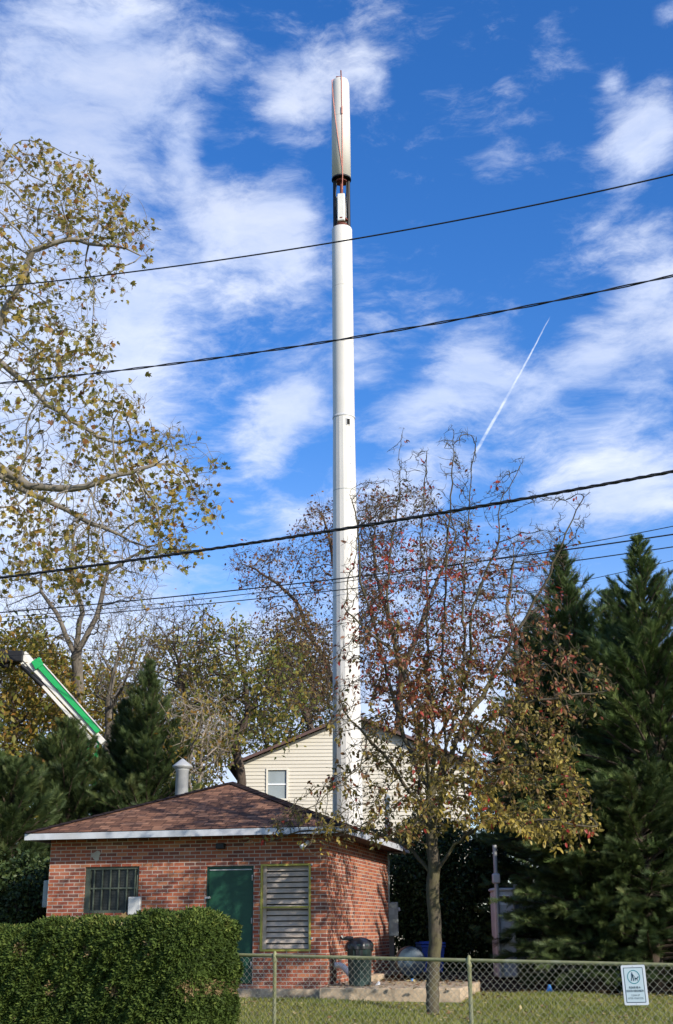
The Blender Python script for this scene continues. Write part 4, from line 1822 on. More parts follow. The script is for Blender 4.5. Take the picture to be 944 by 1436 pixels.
def in_poly(px, py, poly):
    inside = np.zeros(len(px), bool)
    n = len(poly)
    for i in range(n):
        x0, y0 = poly[i]
        x1, y1 = poly[(i + 1) % n]
        c = ((y0 > py) != (y1 > py)) & (px < (x1 - x0) * (py - y0) / (y1 - y0 + 1e-9) + x0)
        inside ^= c
    return inside


def sample_poly(poly, n, Y, dy, r, weight=None):
    """points whose outline seen from the street is poly, spread dy metres in depth, thinner towards the edges"""
    P = np.array(poly, float)
    lo, hi = P.min(0), P.max(0)
    out = []
    tot = 0
    while tot < n:
        x = r.uniform(lo[0], hi[0], n)
        y = r.uniform(lo[1], hi[1], n)
        k = in_poly(x, y, poly)
        if weight is not None:
            k &= r.uniform(0, 1, n) < weight(x, y)
        x, y = x[k], y[k]
        cx, cy = (lo + hi) / 2
        e = np.sqrt(np.clip(1 - ((x - cx) / (hi[0] - lo[0]) * 1.8) ** 2, .12, 1))
        Yd = Y + r.uniform(-1, 1, len(x)) * dy * e
        out.append(pix_to_world(x, y, Yd))
        tot += len(x)
    return np.concatenate(out)[:n]


def grow(start, A, step, di, dk, r, bias=(0, 0, .1), jitter=.25, iters=400, init=None):
    """space colonisation; returns nodes, parents"""
    P = [np.array(p, float) for p in start]
    par = [-1] + list(range(len(start) - 1))
    if init:
        for chain in init:        # extra limbs: (index of parent, points)
            pi, pts = chain
            for q in pts:
                P.append(np.array(q, float))
                par.append(pi)
                pi = len(P) - 1
    P = np.array(P)
    par = list(par)
    A = A.copy()
    near = np.full(len(A), -1)
    nd = np.full(len(A), 1e9)

    def upd(i0):
        for c in range(i0, len(P), 256):
            Q = P[c:c + 256]
            D = np.linalg.norm(A[:, None] - Q[None], axis=2)
            j = D.argmin(1)
            d = D[np.arange(len(A)), j]
            k = d < nd
            nd[k] = d[k]
            near[k] = j[k] + c
    upd(0)
    bias = np.array(bias)
    seen = {}
    for it in range(iters):
        if len(A) == 0:
            break
        act = nd < di
        if not act.any():
            # reach for the closest one
            act = nd <= nd.min() + .01
        idx = near[act]
        dirs = unit(A[act] - P[idx])
        S = np.zeros((len(P), 3))
        np.add.at(S, idx, dirs)
        u = np.unique(idx)
        D = unit(unit(S[u]) + bias + r.normal(0, jitter, (len(u), 3)))
        new = P[u] + D * step
        keep = []
        for k, i in enumerate(u):
            key = int(i)
            seen[key] = seen.get(key, 0) + 1
            if seen[key] <= 5:
                keep.append(k)
        if not keep:
            bad = np.isin(near, u) & act
            A = A[~bad]
            near, nd = near[~bad], nd[~bad]
            continue
        # attractors stuck on exhausted nodes die
        ex = [k for k in range(len(u)) if k not in set(keep)]
        if ex:
            bad = np.isin(near, u[ex]) & act
            A = A[~bad]
            near, nd = near[~bad], nd[~bad]
        i0 = len(P)
        P = np.concatenate([P, new[keep]])
        par += [int(u[k]) for k in keep]
        if len(A):
            upd(i0)
        k = nd > dk
        A, near, nd = A[k], near[k], nd[k]
    return P, np.array(par)


def radii(P, par, tip, expo, rmax=None):
    n = len(P)
    acc = np.zeros(n)
    kids = np.zeros(n, int)
    for i in range(n - 1, 0, -1):      # children always after parents
        if acc[i] == 0:
            acc[i] = tip ** expo
        acc[par[i]] += acc[i]
        kids[par[i]] += 1
    R_ = acc ** (1 / expo)
    if rmax:
        f = rmax / R_[0]
        # keep tips, scale trunk
        lg = np.log(np.maximum(R_, tip) / tip) / np.log(R_[0] / tip)
        R_ = tip * (rmax / tip) ** lg
    return R_, kids


def tubes(P, par, R_, seg_of=lambda r: 3 if r < .02 else 5 if r < .06 else 9):
    """skin all branches; every chain continues along its thickest child"""
    n = len(P)
    best = {}
    for i in range(1, n):
        p = par[i]
        if p not in best or R_[i] > R_[best[p]]:
            best[p] = i
    heads = [0] + [i for i in range(1, n) if best[par[i]] != i]
    V, Fa = [], []
    base = 0
    for h in heads:
        chain = [h]
        while chain[-1] in best:
            chain.append(best[chain[-1]])
        pts = P[chain]
        rr = R_[chain]
        if h != 0:
            pts = np.vstack([P[par[h]], pts])
            rr = np.concatenate([[min(R_[par[h]], rr[0] * 1.25)], rr])
        if len(pts) < 2:
            continue
        rr = rr.copy()
        rr[-1] *= .6
        seg = seg_of(rr.max())
        T = np.gradient(pts, axis=0)
        T = unit(T)
        ref = np.array([0.3, 0.9, 0.1]) if abs(T[0][2]) > .7 else np.array([0, 0, 1.0])
        U = unit(np.cross(T, ref))
        for i in range(1, len(U)):
            if U[i] @ U[i - 1] < 0:
                U[i] = -U[i]
        W = np.cross(T, U)
        a = np.arange(seg) * 2 * np.pi / seg
        ring = pts[:, None] + rr[:, None, None] * (U[:, None] * np.cos(a)[None, :, None] + W[:, None] * np.sin(a)[None, :, None])
        m = len(pts)
        V.append(ring.reshape(-1, 3))
        I, J = np.meshgrid(np.arange(m - 1), np.arange(seg), indexing='ij')
        J2 = (J + 1) % seg
        Fa.append(np.stack([I * seg + J, I * seg + J2, (I + 1) * seg + J2, (I + 1) * seg + J], -1).reshape(-1, 4) + base)
        base += m * seg
    return np.concatenate(V), np.concatenate(Fa)


def relax(P, par, amt=.35, it=2):
    P = P.copy()
    n = len(P)
    kid = np.full(n, -1)
    for i in range(1, n):
        if kid[par[i]] < 0:
            kid[par[i]] = i
    k = np.where((par >= 0) & (kid >= 0))[0]
    for _ in range(it):
        P[k] = P[k] * (1 - amt) + amt * .5 * (P[par[k]] + P[kid[k]])
    return P


def spread(template, faces, pos, X, Yv, Zv, scale, attr):
    """copies of a template (k,3) with local frames; one array of triangles"""
    k = len(template)
    M = np.stack([X, Yv, Zv], 1)                      # (n,3,3) rows = axes
    V = np.einsum('kj,njc->nkc', template, M) * scale[:, None, None] + pos[:, None]
    Fq = (np.array(faces)[None] + (np.arange(len(pos)) * k)[:, None, None]).reshape(-1, len(faces[0]))
    return V.reshape(-1, 3), Fq, np.repeat(attr, k)


def frames(dirv, r, roll=1.0, upish=None):
    """frames whose Y axis is dirv, randomly rolled"""
    Yv = unit(dirv)
    ref = r.normal(0, 1, Yv.shape) * roll + (np.array([0, 0, 1.0]) if upish is None else upish)
    Zv = unit(ref - (ref * Yv).sum(1, keepdims=True) * Yv)
    return np.cross(Yv, Zv), Yv, Zv


# leaf templates: y runs from the stalk to the tip
MAPLE = np.array([(0, 0, 0), (.30, .02, .04), (.52, .30, .10), (.26, .40, .03), (.40, .74, .09), (.12, .66, 0), (0, 1.0, -.06),
                  (-.12, .66, 0), (-.40, .74, .09), (-.26, .40, .03), (-.52, .30, .10), (-.30, .02, .04), (0, .42, -.03)])
MAPLE_F = [(12, i, i + 1) for i in range(0, 11)] + [(12, 11, 0)]
OVAL = np.array([(0, 0, 0), (.24, .32, .06), (.20, .68, .05), (0, 1.0, -.05), (-.20, .68, .05), (-.24, .32, .06), (0, .5, 0)])
OVAL_F = [(6, 0, 1), (6, 1, 2), (6, 2, 3), (6, 3, 4), (6, 4, 5), (6, 5, 0)]
KITE = np.array([(0, 0, 0), (.26, .45, .05), (0, 1.0, -.05), (-.26, .45, .05)])
KITE_F = [(0, 1, 2), (0, 2, 3)]


def frond_template(n=11, w_=.05, ang=40, droop=.15):
    """a flat conifer spray: axis plus alternating side blades, each a thin pointed triangle"""
    V, Fa = [], []

    def blade(p, d, L, w__, lift):
        s_ = np.array([d[1], -d[0], 0])
        k = len(V)
        q = np.array([p[0], p[1], p[2]])
        e = q + np.array([d[0], d[1], 0]) * L
        e[2] += lift
        V.extend([q + s_ * w__, e, q - s_ * w__])
        Fa.append((k, k + 1, k + 2))
    blade((0, 0, 0), (0, 1), 1.0, w_ * .6, -droop)
    for i in range(n):
        t_ = .08 + .84 * i / (n - 1)
        L = (.46 * (1 - t_) ** .8 + .10) * (1 + .2 * math.sin(i * 5.3))
        z_ = -droop * t_ * t_
        for sg in (-1, 1):
            a = R(ang + 9 * math.sin(i * 2.1 + sg))
            blade((0, t_ + (.04 if sg > 0 else 0), z_), (sg * math.sin(a), math.cos(a)), L, w_ * (1.1 - .4 * t_), -.12 * L + .05 * math.sin(i * 3.3 + sg))
    return np.array(V), Fa


FROND, FROND_F = frond_template(9, .026, 36, .25)


def tree_thing(name, base, label, group=None, cat='tree'):
    return empty(name, tuple(base), label, cat, group)


def leafy(P, par, R_, thr, per, size, r, template, faces, droop=.4, spread_=.08, keep=1.0, stalk=.05):
    """leaf positions on the thin twigs"""
    k = np.where((R_ < thr) & (par >= 0))[0]
    if keep is not None and not isinstance(keep, float):
        k = k[r.uniform(0, 1, len(k)) < keep(P[k])]
    else:
        k = k[r.uniform(0, 1, len(k)) < keep]
    k = np.repeat(k, per)
    t_ = r.uniform(0, 1, (len(k), 1))
    p = P[k] * t_ + P[par[k]] * (1 - t_)
    d = unit(P[k] - P[par[k]])
    dv = unit(d * .5 + r.normal(0, 1, d.shape) * .8 - np.array([0, 0, droop]))
    p = p + dv * stalk + r.normal(0, spread_, p.shape)
    return p, dv


def conifer(name, px, Y, top_py, rad, label, n_br, stops_mat, r, group=None, frond=.42, base_z=None, per=16, steep=.75, tilt=0, low=.25, power=.75, gaps=.3, trunk_r=.16, cap=9.0):
    """evergreen with feathery sprays on whorled branches"""
    bx = at(px, 1330, Y).x
    z0 = ground_z(bx, Y) if base_z is None else base_z
    H = at(px, top_py, Y).z - z0
    root = tree_thing(name, (bx, Y, z0), label, group)
    B = np.array([bx, Y, z0])
    lean = np.array([r.normal(0, .02), r.normal(0, .02), 1])
    # trunk
    nT = 14
    tp = np.array([B + lean * H * .97 * i / nT + np.array([.05 * math.sin(i), .05 * math.cos(i * 1.3), 0]) * (i > 0) for i in range(nT + 1)])
    P = [*tp]
    par = [-1] + list(range(nT))
    RR = [trunk_r * (1 - i / nT) ** .9 + .012 for i in range(nT + 1)]
    fp, fd, fs, fa = [], [], [], []
    ga = 2.39996
    for b_ in range(n_br):
        f = low / H + (1 - low / H) * ((b_ + r.uniform(0, 1)) / n_br) ** 1.0
        f = min(f, .985)
        L = min(rad * (1 - f) ** power, cap) * r.uniform(1 - gaps * 1.9, 1 + gaps * .7) + .05
        if f < .12:
            L *= .8 + f * 1.6
        a = b_ * ga + r.normal(0, .3)
        up = steep * (.35 + .9 * f) + r.normal(0, .12)
        d0 = np.array([math.cos(a), math.sin(a), up])
        d0 /= np.linalg.norm(d0)
        s0 = B + lean * H * f
        nn = max(3, int(L / .3))
        pi = min(nT, int(f * nT / .97))
        q = s0.copy()
        pts = [q.copy()]
        dd = d0.copy()
        for i in range(nn):
            dd = dd + np.array([0, 0, -.05 if f < .5 else .02]) + r.normal(0, .05, 3)
            dd /= np.linalg.norm(dd)
            q = q + dd * L / nn
            pts.append(q.copy())
        pi0 = len(P)
        P.append(pts[0])
        par.append(pi)
        RR.append(.012 + .010 * L)
        for i, q in enumerate(pts[1:]):
            P.append(q)
            par.append(len(P) - 2)
            RR.append((.012 + .010 * L) * (1 - (i + 1) / (nn + 1)) + .004)
        pts = np.array(pts)
        k = max(6, int(2.6 * per * (L / rad + .22) * r.uniform(.7, 1.25)))
        t_ = r.uniform(.18, 1.0, k) ** .75
        ii = t_ * nn
        i0 = np.minimum(ii.astype(int), nn - 1)
        base = pts[i0] * (1 - (ii - i0))[:, None] + pts[i0 + 1] * (ii - i0)[:, None]
        bd = unit(pts[i0 + 1] - pts[i0])
        sd_ = unit(np.cross(bd, np.array([0, 0, 1.0])))
        side = r.uniform(-1, 1, k)[:, None]
        dv = unit(bd * 1.0 + sd_ * side * .95 + np.array([0, 0, .35 * steep]) + r.normal(0, .28, (k, 3)))
        sc = .80 * frond * (.55 + .45 * (1 - t_ * .5)) * r.uniform(.7, 1.2, k) * (.35 + .65 * min(1, L / rad * 2.2))
        fp.append(base)
        fd.append(dv)
        fs.append(sc)
        clump = r.normal(0, .12)
        fa.append(np.clip(.45 + clump + r.normal(0, .16, k) + .10 * (t_ - .5), 0, 1))
    # leader sprays
    k = 9
    t_ = r.uniform(.90, 1.0, k)
    fp.append(B + lean * H * t_[:, None])
    fd.append(unit(np.array([0, 0, 1.2]) + r.normal(0, .35, (k, 3))))
    fs.append(frond * (.28 + 2.0 * (1 - t_)))
    fa.append(np.full(k, .55))
    P = np.array(P)
    par = np.array(par)
    V, Fq = tubes(P, par, np.array(RR))
    np_mesh('trunk', V, Fq, M_BARK_DARK, root, smooth=True)
    fp, fd, fs, fa = map(np.concatenate, (fp, fd, fs, fa))
    X, Yv, Zv = frames(fd, r, .8)
    V, Fq, at_ = spread(FROND, FROND_F, fp, X, Yv, Zv, fs, fa)
    np_mesh('crown', V, Fq, stops_mat, root, attr=at_)
    return root


G = lambda *c: c
M_CON_DARK = leaf_mat('dark_conifer_sprays', [(0, (0.018, 0.032, 0.010)), (.4, (0.050, 0.084, 0.024)), (.7, (0.092, 0.138, 0.036)), (1, (0.16, 0.20, 0.06))], .6, .15)
M_CON_MID = leaf_mat('conifer_sprays', [(0, (0.020, 0.038, 0.014)), (.4, (0.052, 0.082, 0.026)), (.7, (0.095, 0.130, 0.038)), (1, (0.17, 0.19, 0.07))], .6, .2)
M_SYC_LEAF = leaf_mat('sycamore_leaves', [(0, (0.10, 0.045, 0.02)), (.14, (0.26, 0.11, 0.035)), (.26, (0.34, 0.22, 0.05)), (.5, (0.30, 0.235, 0.05)), (.8, (0.20, 0.185, 0.04)), (1, (0.11, 0.115, 0.032))], .5, .4)
M_PEAR_LEAF = leaf_mat('pear_leaves', [(0, (0.40, 0.018, 0.018)), (.12, (0.28, 0.055, 0.038)), (.28, (0.22, 0.080, 0.042)), (.45, (0.19, 0.095, 0.038)), (.62, (0.17, 0.140, 0.036)), (.82, (0.27, 0.215, 0.055)), (1, (0.42, 0.31, 0.065))], .45, .35)
M_OLIVE = leaf_mat('olive_autumn_leaves', [(0, (0.24, 0.14, 0.03)), (.3, (0.26, 0.215, 0.04)), (.65, (0.17, 0.185, 0.036)), (1, (0.09, 0.12, 0.026))], .5, .4)
M_YELLOW_LEAF = leaf_mat('yellow_autumn_leaves', [(0, (0.28, 0.13, 0.03)), (.2, (0.33, 0.22, 0.04)), (.55, (0.25, 0.215, 0.038)), (1, (0.13, 0.15, 0.03))], .5, .4)
M_RUSSET = leaf_mat('russet_autumn_leaves', [(0, (0.20, 0.045, 0.022)), (.3, (0.17, 0.075, 0.035)), (.7, (0.17, 0.115, 0.04)), (1, (0.12, 0.11, 0.035))], .5, .35)
M_SHRUB = leaf_mat('dark_shrub_leaves', [(0, (0.018, 0.030, 0.012)), (.5, (0.050, 0.080, 0.022)), (1, (0.11, 0.14, 0.042))], .45, .2)
M_HEDGE = leaf_mat('yew_sprigs', [(0, (0.020, 0.032, 0.008)), (.35, (0.055, 0.088, 0.016)), (.7, (0.105, 0.145, 0.028)), (.93, (0.19, 0.22, 0.045)), (1, (0.24, 0.17, 0.08))], .7, .25, .15)


def decid(name, base_px, Y, poly, n_att, label, mat_bark, r, step=.35, dy=2.0, di=2.5, dk=.5, tip=.010, rmax=.25, leaf=None, trunk_path=None, init=None,
          group=None, weight=None, jitter=.28, expo=2.3, base_z=None, bias=(0, 0, .12), twig=None, cat='tree'):
    bx, by = base_px
    b = at(bx, by, Y)
    z0 = ground_z(b.x, Y) - .05 if base_z is None else base_z
    root = tree_thing(name, (b.x, Y, z0), label, group, cat)
    start = [np.array([b.x, Y, z0])]
    path = trunk_path or []
    pts = [np.array(pix_to_world(np.array([float(p[0])]), np.array([float(p[1])]), np.array([Y + (p[2] if len(p) > 2 else 0.0)]))[0]) for p in path]

    def dens(a, b_, st):
        k = max(1, int(np.linalg.norm(b_ - a) / st))
        bow = r.normal(0, .045, 3) * np.linalg.norm(b_ - a)
        return [a + (b_ - a) * (i + 1) / k + (r.normal(0, st * .16, 3) + bow * math.sin(math.pi * (i + 1) / k)) * (i < k - 1) for i in range(k)]
    cur = start[0]
    marks = [0]
    for q in pts:
        start += dens(cur, q, step)
        cur = q
        marks.append(len(start) - 1)
    ini = []
    if init:
        off = len(start)
        for (mk, pp) in init:      # limb leaving trunk_path point mk
            c_ = start[marks[mk]]
            L = []
            for p in pp:
                q = np.array(pix_to_world(np.array([float(p[0])]), np.array([float(p[1])]), np.array([Y + (p[2] if len(p) > 2 else 0.0)]))[0])
                L += dens(c_, q, step)
                c_ = q
            ini.append((marks[mk], L))
    A = sample_poly(poly, n_att, Y, dy, r, weight)
    P, par = grow(start, A, step, di, dk, r, bias=bias, jitter=jitter, init=ini)
    P = relax(P, par, .3, 1)
    R_, kids = radii(P, par, tip, expo, rmax)
    if twig:      # short crooked side twigs on the thin wood
        thr, cnt, L = twig
        k = np.where((R_ < thr) & (par >= 0))[0]
        k = np.repeat(k, cnt)
        k = k[r.uniform(0, 1, len(k)) < .8]
        d = unit(P[k] - P[par[k]])
        t_ = r.uniform(0, 1, (len(k), 1))
        s0 = P[k] * t_ + P[par[k]] * (1 - t_)
        dv = unit(d * .6 + r.normal(0, .7, d.shape) + np.array([0, 0, .25]))
        q1 = s0 + dv * L * r.uniform(.3, 1, (len(k), 1))
        dv2 = unit(dv + r.normal(0, .5, d.shape) + np.array([0, 0, .2]))
        q2 = q1 + dv2 * L * r.uniform(.3, .9, (len(k), 1))
        n0 = len(P)
        m_ = len(k)
        P = np.concatenate([P, q1, q2])
        par = np.concatenate([par, k, n0 + np.arange(m_)])
        R_ = np.concatenate([R_, np.full(m_, tip * .85), np.full(m_, tip * .6)])
    V, Fq = tubes(P, par, R_)
    np_mesh('trunk', V, Fq, mat_bark, root, smooth=True)
    if leaf:
        p, dv = leafy(P, par, R_, leaf['thr'], leaf['per'], leaf['size'], r, None, None, leaf.get('droop', .5), leaf.get('spread', .06), leaf.get('keep', 1.0), leaf.get('stalk', .05))
        X, Yv, Zv = frames(dv, r, 1.0)
        sc = leaf['size'] * r.uniform(.6, 1.25, len(p))
        vf = leaf.get('var')
        a = vf(p) if vf else r.uniform(0, 1, len(p))
        T, TF = leaf.get('tpl', (KITE, KITE_F))
        V, Fq, at_ = spread(T, TF, p, X, Yv, Zv, sc, np.clip(a, 0, 1))
        np_mesh('crown', V, Fq, leaf['mat'], root, attr=at_)
        print(name, 'nodes', len(P), 'leaves', len(p))
    return root, P, par, R_


def to_pix(P):
    Q = (P - np.array(O)) @ np.array(CAMROT)
    return 472 + F * Q[:, 0] / -Q[:, 2], 718 - F * Q[:, 1] / -Q[:, 2]


# ------------------------------------------------------------------ pear tree in front
r = np.random.default_rng(21)
PEAR = [(566, 592), (580, 640), (600, 625), (632, 590), (665, 600), (690, 640), (735, 640), (722, 690), (745, 690), (830, 685), (838, 735), (790, 800), (790, 880),
        (880, 968), (815, 1000), (812, 1070), (850, 1150), (800, 1208), (700, 1165), (640, 1150), (600, 1185), (545, 1185), (440, 1200), (365, 1165), (330, 1200),
        (420, 1100), (480, 1085), (450, 1000), (470, 905), (480, 850), (470, 760), (500, 740), (480, 690), (530, 650)]


def pw(x, y):
    return np.where(y < 740, .30, np.where(y < 860, .55, .9))


pear_limbs = [(2, [(590, 1050, .1), (575, 960, .2), (545, 850, .1), (560, 700, 0), (566, 600, 0)]),
              (2, [(560, 1090, -.4), (520, 1040, -.7), (490, 1010, -.9)]),
              (2, [(625, 1040, .1), (622, 900, .2), (628, 760, .1), (636, 600, 0)]),
              (3, [(640, 1000, -.2), (652, 880, -.3), (655, 760, -.2), (668, 612, -.3)]),
              (3, [(650, 1010, .3), (700, 930, .6), (745, 850, .6), (790, 760, .4), (828, 690, .2)]),
              (3, [(680, 1010, -.5), (740, 985, -.8), (800, 975, -1.0), (865, 970, -1.1)]),
              (1, [(650, 1170, -.4), (700, 1155, -.8), (760, 1150, -1), (830, 1160, -1)]),
              (1, [(560, 1180, .4), (520, 1160, .9), (470, 1165, 1.1), (420, 1165, 1.2), (345, 1185, 1.2)]),
              (2, [(630, 1100, -.6), (690, 1080, -1.1), (760, 1060, -1.3)]),
              (3, [(600, 1000, -.8), (560, 930, -1.0), (520, 890, -1.1), (480, 850, -1.0)]),
              (4, [(660, 860, -.3), (700, 760, -.2), (735, 645, 0)]),
              (4, [(600, 880, .3), (590, 760, .3), (600, 630, .2)]),
              (3, [(560, 1000, .8), (530, 900, 1.1), (505, 800, 1.0), (490, 695, .8)])]


def pear_keep(P):
    px, py = to_pix(P)
    s_ = np.clip((py - 710) / 290, .02, 1)
    s_ = s_ * np.where(px < 515, .33, 1) * np.where((py > 1020) & (px < 560), .85, 1)
    s_ = s_ * np.where(px < 420, .45, 1) * np.where((px > 800) & (py < 1100), .30, 1) * np.where((px > 710) & (py < 880), .45, 1) * np.where((px > 740) & (py > 880) & (py < 1040), .6, 1)
    return s_ * (.62 + .38 * np.sin(P[:, 0] * 3.1 + P[:, 2] * 2.3 + P[:, 1] * 2)) * np.where((px > 560) & (py > 880), 1.0, .7)


def pear_var(P):
    px, py = to_pix(P)
    h = np.clip((P[:, 2] - 3.0) / 5.0, 0, 1)
    outer = np.clip((px - 560) / 300, 0, 1)
    v = .72 - .64 * h + .16 * outer + r.normal(0, .15, len(P)) + .09 * np.sin(P[:, 0] * 2.2 + P[:, 2] * 3)
    v = np.where(r.uniform(0, 1, len(P)) < .035, r.uniform(0, .12, len(P)), v)
    return np.clip(v, .07, 1)


decid('pear_tree', (605, 1425), 20.0, PEAR, 2600, 'slender pear tree with red and olive leaves on the lawn before the brick building', M_BARK_PEAR, r,
      step=.13, dy=2.1, di=1.1, dk=.17, tip=.0042, rmax=.103, expo=2.05,
      trunk_path=[(607, 1230), (606, 1170), (604, 1110), (612, 1040), (618, 960)], init=pear_limbs, weight=pw, jitter=.30, twig=(.010, 2, .10),
      leaf=dict(thr=.010, per=3, size=.088, mat=M_PEAR_LEAF, tpl=(OVAL, OVAL_F), keep=pear_keep, var=pear_var, droop=.8, spread=.03, stalk=.035))

# ------------------------------------------------------------------ sycamore at the left edge
r = np.random.default_rng(11)
SYC = [(-420, 500), (-300, 250), (-120, 150), (0, 190), (25, 215), (60, 180), (95, 230), (130, 215), (150, 262), (192, 272), (175, 300), (222, 300), (226, 335), (165, 355), (178, 400), (140, 420), (165, 480), (150, 520), (210, 545), (205, 590), (280, 585),
       (262, 630), (320, 650), (295, 690), (325, 730), (270, 745), (285, 800), (225, 800), (215, 860), (150, 820), (100, 850), (50, 815), (0, 850), (-200, 860), (-380, 760)]
syc_limbs = [(2, [(-60, 560, -.5), (5, 440, -.8), (45, 350, -1), (110, 335, -1), (160, 345, -1.2), (210, 360, -1.2)]),
             (2, [(-50, 640, .3), (0, 668, .6), (60, 700, .8), (110, 725, 1), (170, 750, 1)]),
             (2, [(-20, 640, -.8), (40, 685, -1), (100, 686, -1.1), (150, 670, -1.2), (220, 650, -1.2)]),
             (3, [(-60, 380, .5), (-20, 280, .8), (20, 200, .8)]),
             (2, [(-60, 500, .9), (0, 505, 1.2), (60, 560, 1.4), (120, 600, 1.5), (200, 620, 1.3)]),
             (3, [(-160, 380, 0), (-220, 280, 0)])]


def syc_w(x, y):
    return np.where(x < -40, .25, 1)


def syc_keep(P):
    px, py = to_pix(P)
    return .64 * (.60 + .4 * np.sin(P[:, 0] * 2.3 + P[:, 2] * 1.7)) * np.where(px < -60, .5, 1)


decid('sycamore_tree', (-130, 1500), 20.5, SYC, 3600, 'large sycamore at the left edge with sparse yellow green lobed leaves', M_BARK_SYC, r,
      step=.20, dy=2.6, di=1.5, dk=.22, tip=.0045, rmax=.20, expo=2.1, base_z=0.1,
      trunk_path=[(-130, 1100), (-120, 850), (-115, 650), (-110, 480)], init=syc_limbs, weight=syc_w, jitter=.34, bias=(0, 0, .02), twig=(.010, 1, .22),
      leaf=dict(thr=.010, per=2, size=.106, mat=M_SYC_LEAF, tpl=(MAPLE, MAPLE_F), keep=syc_keep, droop=.7, spread=.05, stalk=.06,
                var=lambda P: np.clip(r.beta(2.2, 2.0, len(P)) + .05 * np.sin(P[:, 2] * 2), 0, 1)))

# ------------------------------------------------------------------ background deciduous trees
r = np.random.default_rng(31)
BG = 'trees rising behind the conifers and the house'


def bgt(base, Y, poly, n, label, bark, leaf=None, path=None, init=None, step=.32, tip=.0065, dk=.34, rmax=.15, jitter=.3, di=2.2, dy=3.0, twig=(.018, 2, .40), bias=(0, 0, .15)):
    rmax *= .62 if rmax > .15 else 1
    decid('deciduous_tree', base, Y, poly, int(n * 2.4), label, bark, r, step=step, dy=dy, di=di, dk=dk, tip=tip, rmax=rmax, leaf=leaf, trunk_path=path, init=init,
          group=BG, jitter=jitter, expo=2.1, twig=twig, bias=bias, base_z=.4)


def LF(mat, size=.20, keep=.7, per=1, thr=.016, var=None, clump=1.0):
    size *= .85
    k0 = keep
    keep = lambda P: k0 * np.clip(.62 + .38 * (1 - clump) + .75 * clump * np.sin(P[:, 0] * 1.9 + 1.3 * np.sin(P[:, 2] * 1.1)) * np.sin(P[:, 2] * 2.1 + P[:, 1] * .8), .05, 1.4)
    return dict(thr=thr, per=per, size=size, mat=mat, keep=keep, droop=.3, spread=.16, stalk=.05, var=var)


bgt((98, 1330), 38, [(40, 800), (60, 730), (120, 700), (200, 740), (230, 800), (215, 850), (160, 880), (130, 930), (60, 900), (0, 870), (0, 800)], 420,
    'nearly bare tree with forked grey trunk above the boom lift arm', M_BARK_GREY, LF(M_OLIVE, .14, .12),
    path=[(98, 1010), (106, 920)], init=[(2, [(118, 860), (100, 800), (105, 740)]), (2, [(140, 850), (150, 800), (200, 770)]), (2, [(80, 860), (55, 830), (60, 800)])], rmax=.28, twig=(.015, 2, .35))
bgt((25, 1330), 39, [(-90, 960), (-20, 880), (60, 880), (105, 930), (130, 1000), (120, 1120), (60, 1180), (-90, 1150)], 520,
    'dense yellow olive autumn tree behind the boom lift knuckle at left', M_BARK_DARK, LF(M_YELLOW_LEAF, .24, .95, 4, clump=.35), path=[(25, 1080), (20, 1000)], step=.45)
bgt((150, 1330), 42, [(120, 900), (160, 850), (220, 850), (230, 930), (180, 1000), (130, 990)], 260,
    'small thin grey tree with few yellow leaves right of the forked grey trunk', M_BARK_GREY, LF(M_YELLOW_LEAF, .15, .3), path=[(150, 1050), (152, 980)])
bgt((262, 1330), 37, [(195, 900), (220, 850), (260, 840), (300, 850), (310, 920), (300, 1000), (240, 1020), (190, 960)], 380,
    'thin golden brown tree rising behind the pointed left conifer', M_BARK_DARK, LF(M_YELLOW_LEAF, .15, .40), path=[(262, 1050), (255, 960)], rmax=.2)
bgt((336, 1330), 36, [(235, 900), (270, 905), (290, 868), (330, 885), (352, 862), (372, 900), (430, 915), (415, 950), (450, 985), (405, 1010), (415, 1045), (350, 1040), (320, 1075), (235, 1050), (262, 1000), (240, 960)], 520,
    'olive green autumn tree left of the white pole above the roof vent', M_BARK_DARK, LF(M_OLIVE, .19, .85, 3), path=[(338, 1080), (350, 1000)], init=[(2, [(340, 940), (330, 890)]), (2, [(385, 950), (410, 920)])], rmax=.22)
bgt((275, 1330), 32, [(215, 1040), (230, 985), (262, 960), (290, 985), (318, 975), (335, 1040), (300, 1095), (240, 1105)], 330,
    'low mustard yellow thicket tree beside the metal flue', M_BARK_PALE, LF(M_YELLOW_LEAF, .16, .7, 2), path=[(275, 1130)], rmax=.09, tip=.008)
bgt((505, 1330), 58, [(310, 800), (330, 770), (400, 760), (440, 700), (520, 690), (560, 700), (540, 850), (500, 960), (420, 1000), (340, 900), (370, 860)], 900,
    'tall spreading bare tree with russet leaf clusters crossing behind the white pole', M_BARK_DARK,
    LF(M_RUSSET, .22, .42, 2, var=lambda P: np.clip(r.normal(.4, .22, len(P)), 0, 1)), path=[(500, 1080), (492, 1010)],
    init=[(2, [(462, 940), (420, 850), (340, 790)]), (2, [(480, 900), (470, 800), (450, 720)]), (2, [(440, 900), (400, 850)])], rmax=.34, dy=4)
bgt((560, 1330), 56, [(500, 720), (530, 680), (600, 680), (660, 730), (690, 800), (680, 950), (600, 1000), (500, 980)], 900,
    'tall russet tree hidden behind the upper crown of the pear tree', M_BARK_DARK,
    LF(M_RUSSET, .22, .42, 2), path=[(560, 1080), (562, 950)], init=[(2, [(540, 850), (525, 740)]), (2, [(600, 850), (640, 750)])], rmax=.3, dy=4)
bgt((700, 1330), 48, [(660, 830), (700, 760), (760, 740), (815, 770), (830, 830), (800, 900), (740, 960), (680, 950)], 480,
    'bare grey tree between the pear tree and the right conifers', M_BARK_GREY, LF(M_RUSSET, .15, .06), path=[(705, 1050), (725, 930)],
    init=[(2, [(745, 860), (790, 800)]), (2, [(710, 850), (720, 780)])], rmax=.26)
